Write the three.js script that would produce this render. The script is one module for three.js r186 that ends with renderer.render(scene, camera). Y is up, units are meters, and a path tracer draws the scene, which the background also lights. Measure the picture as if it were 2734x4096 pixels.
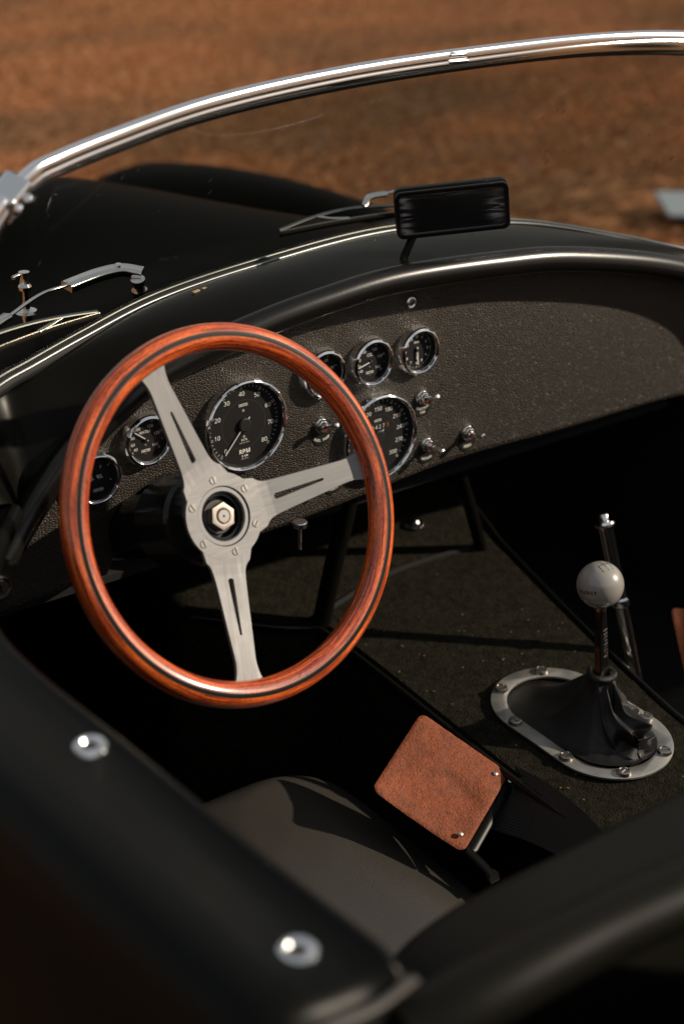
import * as THREE from 'three';
import { RoundedBoxGeometry } from 'three/addons/geometries/RoundedBoxGeometry.js';
import { mergeGeometries, mergeVertices, toCreasedNormals } from 'three/addons/utils/BufferGeometryUtils.js';
import { FontLoader } from 'three/addons/loaders/FontLoader.js';
import { TextGeometry } from 'three/addons/geometries/TextGeometry.js';

// ---------------------------------------------------------------- camera, sky, sun, exposure
const UP = 0.78;                                        // height of the rev counter's centre above the ground
const scene = new THREE.Scene();
const camera = new THREE.PerspectiveCamera(33.385, 683 / 1024, 0.05, 400);
camera.rotation.order = 'YXZ';
camera.position.set(-0.9278, 0.6930 + UP, 1.3795);
camera.rotation.set(-0.4458, -0.6540, 0.0125);
camera.focus = 1.78;
camera.userData.fStop = 3.4;
const renderer = new THREE.WebGLRenderer({ antialias: true });
renderer.toneMapping = THREE.LinearToneMapping;
renderer.toneMappingExposure = 1.05;
renderer.shadowMap.enabled = true;

let seed = 7;
const rnd = () => ((seed = (seed * 1664525 + 1013904223) >>> 0) / 4294967296);
const clamp = (x, a = 0, b = 1) => Math.min(b, Math.max(a, x));
const mix = (a, b, t) => a + (b - a) * t;
const sstep = (a, b, x) => { const t = clamp((x - a) / (b - a)); return t * t * (3 - 2 * t); };
function hash(x, y, s) { let h = (x * 374761393 + y * 668265263 + s * 974711) | 0; h = Math.imul(h ^ (h >>> 13), 1274126177); return ((h ^ (h >>> 16)) >>> 0) / 4294967296; }
function vnoise(x, y, px, py, s) {                      // value noise that tiles every px, py cells
  const xi = Math.floor(x), yi = Math.floor(y), fx = x - xi, fy = y - yi, u = fx * fx * (3 - 2 * fx), v = fy * fy * (3 - 2 * fy);
  const m = (a, n) => ((a % n) + n) % n, x0 = m(xi, px), x1 = m(xi + 1, px), y0 = m(yi, py), y1 = m(yi + 1, py);
  return mix(mix(hash(x0, y0, s), hash(x1, y0, s), u), mix(hash(x0, y1, s), hash(x1, y1, s), u), v);
}
function fbm(u, v, fx, fy, oct, s) { let a = 0, w = 0.5, t = 0; for (let i = 0; i < oct; i++) { a += w * vnoise(u * fx, v * fy, fx, fy, s + i * 17); t += w; w *= 0.5; fx *= 2; fy *= 2; } return a / t; }

{ // a bright day with thin broken cloud
  const w = 512, h = 256, d = new Float32Array(w * h * 4);
  for (let j = 0; j < h; j++) for (let i = 0; i < w; i++) {
    const el = ((j + 0.5) / h - 0.5) * Math.PI, e = Math.max(0, Math.sin(el));
    const c = sstep(0.45, 0.72, fbm(i / w, j / h, 8, 10, 5, 3)) * sstep(0.02, 0.25, e);
    const k = Math.pow(1 - e, 3);
    const g = 0.60;
    const base = [mix(0.44, 0.66, k), mix(0.48, 0.65, k), mix(0.53, 0.63, k)];
    for (let n = 0; n < 3; n++) d[(j * w + i) * 4 + n] = el < 0 ? 0.10 * g : g * mix(base[n], 0.95 - 0.02 * n, c * 0.75);
    d[(j * w + i) * 4 + 3] = 1;
  }
  const t = new THREE.DataTexture(d, w, h, THREE.RGBAFormat, THREE.FloatType);
  t.mapping = THREE.EquirectangularReflectionMapping; t.magFilter = THREE.LinearFilter; t.needsUpdate = true;
  scene.background = t; scene.environment = t;
}
const sun = new THREE.DirectionalLight(new THREE.Color().setRGB(1, 0.86, 0.70), 4.2);
sun.position.set(0.736 * 10, 0.46 * 10, 0.507 * 10);
sun.castShadow = true; sun.shadow.mapSize.set(4096, 4096); sun.shadow.radius = 2.2;
Object.assign(sun.shadow.camera, { left: -5, right: 5, top: 5, bottom: -5, near: 0.1, far: 40 });
scene.add(sun, sun.target);

// ---------------------------------------------------------------- helpers
const V = (x, y, z) => new THREE.Vector3(x, y, z);
const names = {};
function numbered(n, parent) { if (parent && parent !== scene) return n; names[n] = (names[n] || 0) + 1; return names[n] === 1 ? n : n + '_' + String(names[n] - 1).padStart(3, '0'); }
function tag(o, label, category, group) { o.userData.label = label; if (category) o.userData.category = category; if (group) o.userData.group = group; return o; }
function mesh(name, geo, mat, parent = scene) {
  const g = Array.isArray(geo) ? mergeGeometries(geo.map(strip)) : geo;
  const m = new THREE.Mesh(g, mat); m.name = numbered(name, parent); m.castShadow = m.receiveShadow = true; parent.add(m); return m;
}
function strip(g) { g = g.index ? g.toNonIndexed() : g.clone(); for (const k of Object.keys(g.attributes)) if (!['position', 'normal', 'uv'].includes(k)) g.deleteAttribute(k); if (!g.attributes.normal) g.computeVertexNormals(); if (!g.attributes.uv) g.setAttribute('uv', new THREE.BufferAttribute(new Float32Array(g.attributes.position.count * 2), 2)); return g; }
function grp(name, parent = scene) { const g = new THREE.Group(); g.name = numbered(name, parent); parent.add(g); return g; }
// a sheet of quads from f(u, v) -> Vector3, with uv = uvf(u, v) or the arc lengths
function grid(nu, nv, f, uvf, flip) {
  const p = [], uv = [], ix = [];
  for (let j = 0; j <= nv; j++) for (let i = 0; i <= nu; i++) { const q = f(i / nu, j / nv); p.push(q.x, q.y, q.z); const t = uvf ? uvf(i / nu, j / nv, q) : [i / nu, j / nv]; uv.push(t[0], t[1]); }
  for (let j = 0; j < nv; j++) for (let i = 0; i < nu; i++) { const a = j * (nu + 1) + i, b = a + 1, c = a + nu + 1, d = c + 1; flip ? ix.push(a, c, b, b, c, d) : ix.push(a, b, c, b, d, c); }
  const g = new THREE.BufferGeometry();
  g.setAttribute('position', new THREE.Float32BufferAttribute(p, 3)); g.setAttribute('uv', new THREE.Float32BufferAttribute(uv, 2)); g.setIndex(ix); g.computeVertexNormals(); return g;
}
// a closed or open profile carried along a curve; profile in (side, up) metres
function sweep(pts, profile, up, n = 80, caps = true) {
  const c = Array.isArray(pts) ? new THREE.CatmullRomCurve3(pts, false, 'centripetal') : pts, m = profile.length;
  const at = (t) => { const P = c.getPoint(t), T = c.getTangent(t), U0 = typeof up === 'function' ? up(t, P) : up; const S = T.clone().cross(U0).normalize(), U = S.clone().cross(T).normalize(); return [P, S, U]; };
  const rows = []; for (let i = 0; i <= n; i++) rows.push(at(i / n));
  const L = c.getLength();
  const g = grid(m, n, (u, v) => { const [P, S, U] = rows[Math.round(v * n)], q = profile[Math.round(u * m) % m]; return P.clone().addScaledVector(S, q[0]).addScaledVector(U, q[1]); }, (u, v) => [v * L, u * 0.1]);
  // weld the seam's normals
  const N = g.attributes.normal; for (let j = 0; j <= n; j++) { const a = j * (m + 1), b = a + m, s = V(N.getX(a) + N.getX(b), N.getY(a) + N.getY(b), N.getZ(a) + N.getZ(b)).normalize(); N.setXYZ(a, s.x, s.y, s.z); N.setXYZ(b, s.x, s.y, s.z); }
  if (!caps) return g;
  const cap = (k) => { const [P, S, U] = rows[k]; const sh = []; const ctr = P.clone(); const pp = profile.map((q) => P.clone().addScaledVector(S, q[0]).addScaledVector(U, q[1])); for (let i = 0; i < m; i++) { const a = pp[i], b = pp[(i + 1) % m]; k ? sh.push(ctr, a, b) : sh.push(ctr, b, a); } const cg = new THREE.BufferGeometry().setFromPoints(sh); cg.computeVertexNormals(); return cg; };
  return mergeGeometries([strip(g), strip(cap(0)), strip(cap(n))]);
}
const circle = (r, n = 14, ry = r) => Array.from({ length: n }, (_, i) => [r * Math.cos(i / n * 2 * Math.PI), ry * Math.sin(i / n * 2 * Math.PI)]);
const tube = (pts, r, n = 40, m = 12) => sweep(pts, circle(r, m), V(0.137, 1, 0.211).normalize(), n);
function lathe(pts, n = 48, axisZ = true) { const g = new THREE.LatheGeometry(pts.map((p) => new THREE.Vector2(Math.max(p[0], 1e-5), p[1])), n); if (axisZ) g.rotateX(Math.PI / 2); return toCreasedNormals(g, 0.6); }
function basis(o, x, y, z) { o.quaternion.setFromRotationMatrix(new THREE.Matrix4().makeBasis(x, y, z)); return o; }
const shape = (pts) => new THREE.Shape(pts.map((p) => new THREE.Vector2(p[0], p[1])));
function extrude(sh, depth, bevel = 0, seg = 2, curve = 24) { return new THREE.ExtrudeGeometry(sh, { depth, bevelEnabled: bevel > 0, bevelSize: bevel, bevelThickness: bevel, bevelSegments: seg, curveSegments: curve, bevelOffset: -bevel }); }
function rbox(w, h, d, r, s = 3) { return new RoundedBoxGeometry(w, h, d, s, r); }

// ---------------------------------------------------------------- textures
function dataTex(n, m, f, srgb) {
  const d = new Uint8Array(n * m * 4);
  for (let j = 0; j < m; j++) for (let i = 0; i < n; i++) { const c = f(i / n, j / m), k = (j * n + i) * 4; if (Array.isArray(c)) { d[k] = 255 * clamp(c[0]); d[k + 1] = 255 * clamp(c[1]); d[k + 2] = 255 * clamp(c[2]); } else d[k] = d[k + 1] = d[k + 2] = 255 * clamp(c); d[k + 3] = 255; }
  const t = new THREE.DataTexture(d, n, m, THREE.RGBAFormat); t.wrapS = t.wrapT = THREE.RepeatWrapping; t.magFilter = THREE.LinearFilter; t.minFilter = THREE.LinearMipmapLinearFilter; t.generateMipmaps = true; if (srgb) t.colorSpace = THREE.SRGBColorSpace; t.needsUpdate = true; return t;
}
const rep = (t, x, y) => { const c = t.clone(); c.repeat.set(x, y); c.needsUpdate = true; return c; };
function pebbles(u, v, nx, ny, s, jit = 0.9) {           // distance to the nearest crease between hide cells, 0 in the crease
  const x = u * nx, y = v * ny, xi = Math.floor(x), yi = Math.floor(y); let a = 9, b = 9;
  for (let dy = -1; dy <= 1; dy++) for (let dx = -1; dx <= 1; dx++) { const cx = xi + dx, cy = yi + dy, mx = (cx % nx + nx) % nx, my = (cy % ny + ny) % ny; const qx = cx + 0.5 + (hash(mx, my, s) - 0.5) * jit - x, qy = cy + 0.5 + (hash(mx, my, s + 5) - 0.5) * jit - y, d = Math.hypot(qx, qy); if (d < a) { b = a; a = d; } else if (d < b) b = d; }
  return b - a;
}
const hide = dataTex(1024, 1024, (u, v) => { const wx = u + 0.006 * (fbm(u, v, 12, 12, 3, 40) - 0.5), wy = v + 0.006 * (fbm(u, v, 12, 12, 3, 50) - 0.5); return 0.75 * sstep(0, 0.42, pebbles(((wx % 1) + 1) % 1, ((wy % 1) + 1) % 1, 56, 84, 11)) + 0.25 * fbm(u, v, 20, 26, 4, 9); });
const smoothHide = dataTex(1024, 1024, (u, v) => {
  const w = (x) => ((x % 1) + 1) % 1, wx = w(u + 0.05 * (fbm(u, v, 5, 5, 3, 60) - 0.5)), wy = w(v + 0.05 * (fbm(u, v, 5, 5, 3, 70) - 0.5));
  const big = sstep(0, 0.05, pebbles(wx, wy, 7, 5, 21)), mid = sstep(0, 0.09, pebbles(wy, wx, 19, 24, 23)), m = sstep(0.35, 0.75, fbm(u, v, 4, 4, 3, 90));
  return clamp(0.35 + 0.10 * (1 - m * (1 - big)) + 0.22 * (1 - m * (1 - mid)) + 0.14 * sstep(0, 0.3, pebbles(u, v, 130, 130, 31)) + 0.25 * fbm(u, v, 6, 6, 4, 91));
});
const fuzz = dataTex(1024, 1024, (u, v) => clamp(0.5 + 0.7 * (fbm(u, v, 220, 220, 2, 5) - 0.5) + 0.5 * (fbm(u, v, 36, 36, 3, 8) - 0.5)));
const woodMap = dataTex(2048, 256, (u, v) => {
  const wob = 0.07 * (fbm(u, v, 7, 3, 3, 12) - 0.5);
  const g = fbm(u, ((v + wob) % 1 + 1) % 1, 6, 44, 4, 2), pores = fbm(u, v, 120, 128, 2, 33), fig = fbm(u, v, 14, 6, 3, 61);
  const k = clamp(1.75 * (g - 0.30) * (0.6 + 0.8 * fig) + 0.24), p = 0.85 * sstep(0.54, 0.72, pores) * (0.45 + 0.55 * sstep(0.5, 0.35, g));
  const a = [0.46, 0.115, 0.043], b = [0.98, 0.455, 0.165];
  return a.map((x, i) => mix(x, b[i], k) * (1 - 0.62 * p));
}, true);
const brushed = dataTex(512, 512, (u, v) => clamp(0.70 + 0.10 * (fbm(u, v, 4, 90, 3, 4) - 0.5) + 0.20 * (fbm(u, v, 5, 5, 4, 7) - 0.5)));
const brushedTone = dataTex(512, 512, (u, v) => { const k = 0.90 + 0.16 * (fbm(u, v, 5, 5, 4, 7) - 0.5) + 0.06 * (fbm(u, v, 8, 140, 3, 14) - 0.5); return [k, k * 0.985, k * 0.96]; }, true);
const suede = dataTex(512, 512, (u, v) => { const a = fbm(u, v, 60, 60, 3, 3), b = fbm(u, v, 8, 8, 4, 6), k = clamp(0.5 + 0.9 * (a - 0.5) + 0.4 * (b - 0.5)); return [mix(0.36, 0.66, k), mix(0.17, 0.325, k), mix(0.065, 0.145, k)]; }, true);
const suedeBump = dataTex(512, 512, (u, v) => clamp(0.5 + 0.8 * (fbm(u, v, 64, 64, 3, 3) - 0.5) + 0.9 * (fbm(u, v, 9, 9, 4, 6) - 0.5)));
const specks = dataTex(1024, 1024, (u, v) => { const d = fbm(u, v, 7, 7, 4, 44); return clamp(0.36 + 0.30 * (d - 0.5) + (hash(Math.floor(u * 1024), Math.floor(v * 1024), 3) > 0.9988 ? 0.4 : 0)); });

// ---------------------------------------------------------------- materials
const std = (o) => new THREE.MeshStandardMaterial(o), phy = (o) => new THREE.MeshPhysicalMaterial(o);
const lin = (r, g, b) => new THREE.Color().setRGB(r, g === undefined ? r : g, b === undefined ? r : b);
const M = {
  paint: phy({ color: lin(0.0036, 0.0038, 0.0030), roughness: 0.37, specularIntensity: 0.21 }),
  bonnet: phy({ color: lin(0.0018, 0.0019, 0.0012), roughness: 0.36, specularIntensity: 0.008 }),
  satin: phy({ color: lin(0.0045, 0.0042, 0.0030), roughness: 0.32, specularIntensity: 0.2 }),
  vinyl: phy({ color: lin(0.007, 0.0063, 0.0055), roughness: 0.27, specularIntensity: 0.9, bumpMap: rep(smoothHide, 4, 4), bumpScale: 0.0001 }),
  roll: phy({ color: lin(0.0075, 0.0070, 0.0050), roughness: 0.46, specularIntensity: 0.24 }),
  dash: phy({ color: lin(0.034, 0.0258, 0.0170), roughness: 0.52, bumpMap: rep(hide, 1 / 0.215, 1 / 0.215), bumpScale: 0.0017 }),
  seat: phy({ color: lin(0.043, 0.039, 0.033), roughness: 0.29, bumpMap: rep(smoothHide, 1 / 0.3, 1 / 0.3), bumpScale: 0.0010 }),
  boot: phy({ color: lin(0.013, 0.0122, 0.011), roughness: 0.30, bumpMap: rep(smoothHide, 6, 6), bumpScale: 0.0006 }),
  chrome: std({ color: lin(0.90, 0.90, 0.90), metalness: 1, roughness: 0.13 }),
  chromeWorn: std({ color: lin(0.84, 0.84, 0.83), metalness: 1, roughness: 0.2 }),
  chromeRail: std({ color: lin(0.88, 0.88, 0.88), metalness: 1, roughness: 0.2 }),
  strip: std({ color: lin(0.26, 0.275, 0.27), metalness: 1, roughness: 0.42 }),
  alu: std({ color: lin(0.41, 0.42, 0.44), map: rep(brushedTone, 9, 9), metalness: 1, roughness: 1.0, roughnessMap: rep(brushed, 9, 9) }),
  aluPlate: std({ color: lin(0.60, 0.605, 0.59), map: rep(brushedTone, 9, 9), metalness: 1, roughness: 0.8, roughnessMap: rep(brushed, 9, 9) }),
  steel: std({ color: lin(0.46, 0.43, 0.39), metalness: 1, roughness: 0.3 }),
  darkSteel: std({ color: lin(0.10, 0.09, 0.085), metalness: 1, roughness: 0.3 }),
  nut: std({ color: lin(0.48, 0.425, 0.36), metalness: 1, roughness: 0.34 }),
  wood: phy({ map: woodMap, roughness: 0.42, clearcoat: 1, clearcoatRoughness: 0.13, bumpMap: woodMap, bumpScale: 0.00012 }),
  ebony: phy({ color: lin(0.006, 0.005, 0.0045), roughness: 0.5, specularIntensity: 0.35 }),
  black: std({ color: lin(0.010), roughness: 0.6 }),
  blackGloss: phy({ color: lin(0.007), roughness: 0.22 }),
  rubber: std({ color: lin(0.011), roughness: 0.75 }),
  carpet: phy({ color: lin(0.034, 0.031, 0.021), map: rep(fuzz, 1 / 0.25, 1 / 0.25), roughness: 1, bumpMap: rep(fuzz, 1 / 0.25, 1 / 0.25), bumpScale: 0.0018, specularIntensity: 0.1 }),
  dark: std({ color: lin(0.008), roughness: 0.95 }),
  dialGlass: phy({ color: lin(0.98), transmission: 1, thickness: 0, roughness: 0.02, ior: 1.45 }),
  glass: phy({ color: lin(0.72, 0.71, 0.66), transmission: 1, thickness: 0, roughness: 0.0, ior: 1.45, specularIntensity: 0.14 }),
  smear: phy({ color: lin(0.6, 0.55, 0.5), roughness: 1, transparent: true, opacity: 0.13 }),
  white: std({ color: lin(0.72, 0.70, 0.66), roughness: 0.55 }),
  red: std({ color: lin(0.32, 0.03, 0.02), roughness: 0.5 }),
  knob: phy({ color: lin(0.32, 0.303, 0.272), roughness: 0.30, clearcoat: 1, clearcoatRoughness: 0.04 }),
  suede: phy({ map: rep(suede, 1 / 0.10, 1 / 0.10), roughness: 0.72, bumpMap: rep(suedeBump, 1 / 0.07, 1 / 0.07), bumpScale: 0.0010 }),
  webbing: std({ color: lin(0.018, 0.017, 0.016), roughness: 0.75 }),
  mirror: std({ color: lin(0.42), metalness: 1, roughness: 0.06 }),
};

// ---------------------------------------------------------------- the ground
const groundMap = dataTex(1024, 1024, (u, v) => {
  const a = fbm(u, v, 7, 7, 5, 101), b = fbm(u, v, 3, 4, 3, 55), c = fbm(u, v, 60, 60, 3, 71);
  const dry = sstep(0.30, 0.68, 0.55 * a + 0.45 * b), k = 0.72 + 0.55 * c;
  const lo = [0.42, 0.305, 0.195], hi = [0.68, 0.46, 0.29];
  return lo.map((x, i) => mix(x, hi[i], dry) * k);
}, true);
const ground = mesh('ground', new THREE.PlaneGeometry(300, 300, 150, 150).rotateX(-Math.PI / 2), std({ map: rep(groundMap, 300 / 5.3, 300 / 5.3), roughness: 1, bumpMap: rep(groundMap, 300 / 5.3, 300 / 5.3), bumpScale: 0.02 }));
ground.userData.kind = 'structure'; ground.userData.label = 'dry brown grassy ground behind and around the car';
{ // dry turf: tufts of bent blades where the picture looks
  const blades = [];
  for (let k = 0; k < 7; k++) { const a = k * 2.4, h = 0.016 + 0.018 * hash(k, 1, 1), l = 0.045 * hash(k, 2, 2) + 0.015, w = 0.0035, dx = Math.cos(a), dz = Math.sin(a); const g = new THREE.BufferGeometry(); g.setAttribute('position', new THREE.Float32BufferAttribute([-dz * w, 0, dx * w, dz * w, 0, -dx * w, dx * l * 0.5, h * 0.7, dz * l * 0.5, dx * l * 0.5, h * 0.7, dz * l * 0.5, dz * w, 0, -dx * w, dx * l, h, dz * l], 3)); g.computeVertexNormals(); blades.push(strip(g)); }
  const N = 70000, im = new THREE.InstancedMesh(mergeGeometries(blades), std({ color: 0xffffff, roughness: 0.9, side: THREE.DoubleSide }), N), m = new THREE.Matrix4(), c = new THREE.Color();
  for (let i = 0; i < N; i++) {
    const f = Math.sqrt(rnd()), r = mix(3.2, 12.5, f), a = -0.654 + (rnd() - 0.5) * 0.72, x = -0.93 - Math.sin(a) * r, z = 1.38 - Math.cos(a) * r;
    const d = fbm(((x / 9) % 1 + 1) % 1, ((z / 9) % 1 + 1) % 1, 6, 14, 3, 19), s = 0.5 + 0.9 * rnd() * (0.4 + d);
    m.makeRotationY(rnd() * 6.3).scale(V(s, s * (0.5 + d), s)).setPosition(x, 0, z); im.setMatrixAt(i, m);
    const t = clamp((d - 0.42) * 3.0 + 0.5 + (rnd() - 0.5) * 0.3), br = 0.82 + 0.36 * rnd(); c.setRGB(mix(0.19, 0.49, t) * br, mix(0.110, 0.232, t) * br, mix(0.050, 0.100, t) * br); im.setColorAt(i, c);
  }
  im.name = 'grass'; im.userData = { kind: 'stuff', label: 'short dry brown grass tufts covering the ground behind the car' }; im.receiveShadow = im.castShadow = true; scene.add(im);
}
// ---------------------------------------------------------------- the car: every part a child of sports_car
const car = grp('sports_car');
tag(car, 'open black roadster seen over the driver door, with leather dashboard and wooden steering wheel', 'car');
car.position.set(0.22, 0, 0.3);
const OFF = V(-0.22, UP, -0.3);                          // part geometry is written from the rev counter's centre: x right, y up, z to the rear
const part = (name, geo, mat, label) => { const m = mesh(name, geo, mat, car); m.position.copy(OFF); if (label) m.userData.label = label; return m; };
const partGroup = (name, p, label) => { const g = grp(name, car); g.position.copy(p).add(OFF); if (label) g.userData.label = label; return g; };

// windscreen foot and top edge, left to right
const FOOT = [[-0.43, 0.075, 0.10], [-0.36, 0.087, 0.035], [-0.265, 0.10, -0.021], [-0.23, 0.104, -0.033], [-0.16, 0.113, -0.055], [-0.057, 0.125, -0.083], [0.09, 0.135, -0.097], [0.29, 0.133, -0.119], [0.473, 0.115, -0.101], [0.582, 0.092, -0.051], [0.665, 0.07, -0.003], [0.80, 0.03, 0.03]].map((p) => V(...p));
const TOP = [[-0.44, 0.17, 0.235], [-0.372, 0.315, 0.192], [-0.29, 0.345, 0.129], [-0.262, 0.3495, 0.119], [-0.202, 0.355, 0.099], [-0.072, 0.362, 0.057], [0.109, 0.366, 0.029], [0.331, 0.362, 0.007], [0.516, 0.352, -0.014], [0.631, 0.343, -0.008], [0.74, 0.325, -0.01], [0.85, 0.26, -0.01]].map((p) => V(p[0], p[1] - 0.0115, p[2] - 0.0065));
const cFoot = new THREE.CatmullRomCurve3(FOOT, false, 'centripetal'), cTop = new THREE.CatmullRomCurve3(TOP, false, 'centripetal');
const footZ = (x) => { for (let i = 0; i < FOOT.length - 1; i++) if (x <= FOOT[i + 1].x) { const t = (x - FOOT[i].x) / (FOOT[i + 1].x - FOOT[i].x); return mix(FOOT[i].z, FOOT[i + 1].z, t); } return FOOT[FOOT.length - 1].z; };
const footY = (x) => { for (let i = 0; i < FOOT.length - 1; i++) if (x <= FOOT[i + 1].x) { const t = clamp((x - FOOT[i].x) / (FOOT[i + 1].x - FOOT[i].x)); return mix(FOOT[i].y, FOOT[i + 1].y, t); } return FOOT[FOOT.length - 1].y; };

// --- bonnet with its two wing crowns
function bodyY(x, z) {
  const xc = 0.20, d = x - xc, q = -z - 0.1, far = sstep(0.0, 0.55, q);
  const crown = 0.110 - 0.085 * (q / 0.9) * Math.abs(q / 0.9);
  const hood = crown - mix(0.22, 1.55, far) * d * d - 2.2 * Math.pow(Math.max(0, d - 0.36), 2) * (1 - far) - 0.9 * Math.pow(Math.max(0, Math.abs(d) - 0.52), 2) * 6;
  const cr = -0.070 - 0.16 * Math.pow(Math.max(0, q - 0.75), 2), w = Math.abs(d) - 0.57;
  const wing = cr - (w > 0 ? 3.2 : 2.3) * w * w - 0.5 * Math.max(0, w - 0.12) - 6 * Math.pow(Math.max(0, w - 0.15), 2);
  const k = 0.035, h = clamp(0.5 + 0.5 * (hood - wing) / k), y = mix(wing, hood, h) + k * h * (1 - h);
  return Math.max(-0.62, y - 1.1 * Math.pow(Math.max(0, q - 1.35), 2));
}
part('bonnet', grid(170, 120, (u, v) => {
  const s = mix(-0.90, 0.90, u), x = 0.20 + clamp(s, -0.80, 0.80), drop = Math.max(0, Math.abs(s) - 0.80) / 0.10;
  const z0 = Math.min(footZ(x), 0.2) - 0.012, z = mix(z0, -1.95, Math.pow(v, 1.25)), e = sstep(0.16, 0, v), y0 = bodyY(x, z), lift = e * Math.max(0, footY(clamp(x, -0.43, 0.74)) - 0.020 - y0) * (x < 0.62 ? 1 : sstep(0.72, 0.62, x));
  return V(x, mix(y0 + lift, -0.62, drop), z);
}, null), M.bonnet, 'black bonnet with rounded wing crowns beyond the windscreen');

// --- scuttle between the windscreen foot and the dashboard roll
const ROLL = [[-0.305, -0.050, 0.040], [-0.272, -0.018, 0.030], [-0.228, 0.026, 0.028], [-0.178, 0.060, 0.027], [-0.123, 0.090, 0.026], [0.002, 0.117, 0.025], [0.084, 0.127, 0.025], [0.17, 0.132, 0.024], [0.326, 0.123, 0.024], [0.428, 0.111, 0.024], [0.63, 0.062, 0.026], [0.73, 0.015, 0.030], [0.79, -0.04, 0.035]].map((p) => V(...p));
const cRoll = new THREE.CatmullRomCurve3(ROLL, false, 'centripetal');
{
  const a = [[-0.60, 0.05, 0.03], [-0.46, 0.075, 0.03], ...FOOT.slice(1).map((p) => [p.x, p.y - 0.005, p.z - 0.006])], b = [[-0.60, 0.03, 0.09], [-0.44, 0.042, 0.088], [-0.315, 0.022, 0.070], ...ROLL.slice(1, 12).map((p) => [p.x, p.y + 0.012, p.z - 0.008])];
  const A = new THREE.CatmullRomCurve3(a.map((p) => V(...p)), false, 'centripetal'), B = new THREE.CatmullRomCurve3(b.map((p) => V(...p)), false, 'centripetal');
  part('scuttle', grid(110, 18, (u, v) => { const p = A.getPoint(u), q = B.getPoint(u), r = p.clone().lerp(q, v); r.y += 0.012 * Math.sin(Math.PI * Math.pow(v, 0.8)) * sstep(0, 0.25, u); return r; }, (u, v) => [u * 1.2, v * 0.15]), M.satin, 'smooth black scuttle below the windscreen');
  const chips = []; for (const [x, z, L] of [[-0.022, -0.0545, 0.010], [-0.010, -0.0575, 0.006], [0.006, -0.0570, 0.0035], [0.015, -0.0605, 0.006], [0.030, -0.0655, 0.008]]) { const g = new THREE.BoxGeometry(L, 0.0012, 0.0035); g.rotateY(0.35); g.translate(x, 0.1365, z); chips.push(g); }
  for (const g of chips) part('leaf_flake', g, std({ color: lin(0.42, 0.30, 0.16), roughness: 0.6 }), null);
}
const rollProfile = circle(0.0150, 24, 0.0132);
part('dashboard_roll', sweep(cRoll, rollProfile, V(0, 0.35, 1).normalize(), 110), M.vinyl, 'padded black roll along the top of the dashboard');

// --- dashboard
const DT = 0.0232;
const onDash = (u, v, h = 0) => V(u, v * Math.cos(DT) + h * Math.sin(DT), -v * Math.sin(DT) + h * Math.cos(DT));
const dashPart = (name, u, v, h = 0, label) => { const g = partGroup(name, onDash(u, v, h), label); g.rotation.x = -DT; return g; };
let dashboard;
{
  const top = [[-0.46, -0.10], [-0.34, -0.062], [-0.30, -0.052], [-0.268, -0.022], [-0.225, 0.020], [-0.175, 0.056], [-0.12, 0.086], [0.002, 0.112], [0.084, 0.122], [0.17, 0.128], [0.326, 0.119], [0.428, 0.107], [0.63, 0.057], [0.73, 0.01], [0.80, -0.05]];
  const bot = [[0.80, -0.145], [0.686, -0.128], [0.476, -0.124], [0.305, -0.119], [0.175, -0.128], [0.076, -0.135], [-0.005, -0.138], [-0.105, -0.130], [-0.183, -0.129], [-0.291, -0.133], [-0.37, -0.135], [-0.46, -0.137]];
  const c = (a) => new THREE.CatmullRomCurve3(a.map((p) => V(p[0], p[1], 0)), false, 'centripetal').getPoints(60).map((p) => [p.x, p.y]);
  const notch = []; for (let i = 0; i <= 24; i++) { const t = Math.PI * i / 24; notch.push([-0.100 + 0.062 * Math.cos(t), -0.118 + 0.078 * Math.pow(Math.sin(t), 0.8)]); }
  const sh = shape([...c(top), ...c(bot.slice(0, 7)), [-0.03, -0.137], ...notch, [-0.17, -0.129], ...c(bot.slice(8))].reverse());
  const g = extrude(sh, 0.012, 0.007, 5); g.translate(0, 0, -0.025);
  dashboard = mesh('dashboard', toCreasedNormals(g, 0.7), M.dash, car); dashboard.position.copy(OFF); dashboard.rotation.x = -DT; dashboard.userData.label = 'dashboard covered in grained dark leather';
}
function canvas(w, h, draw) { const c = document.createElement('canvas'); c.width = w; c.height = h; const x = c.getContext('2d'); draw(x, w, h); const t = new THREE.CanvasTexture(c); t.colorSpace = THREE.SRGBColorSpace; return t; }
const dialBase = (x) => { x.fillStyle = '#0b0a09'; x.fillRect(0, 0, 512, 512); x.fillStyle = x.strokeStyle = '#fbf8f0'; x.textAlign = 'center'; x.textBaseline = 'middle'; x.lineCap = 'butt'; };
const rad = Math.PI / 180, pol = (deg, r) => [256 + r * Math.sin(deg * rad), 256 - r * Math.cos(deg * rad)];
const tick = (x, deg, r0, r1, w) => { x.lineWidth = w; x.beginPath(); x.moveTo(...pol(deg, r0)); x.lineTo(...pol(deg, r1)); x.stroke(); };
const put = (x, s, px, X, Y, w = 400) => { x.font = `${w >= 600 ? 'bold ' : ''}${px}px sans-serif`; x.fillText(s, X, Y); };
const serif = (x, s, px, X, Y) => { x.font = `bold ${px}px serif`; x.save(); x.translate(X, Y); x.scale(0.72, 1.15); x.fillText(s, 0, 0); x.restore(); };
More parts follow.
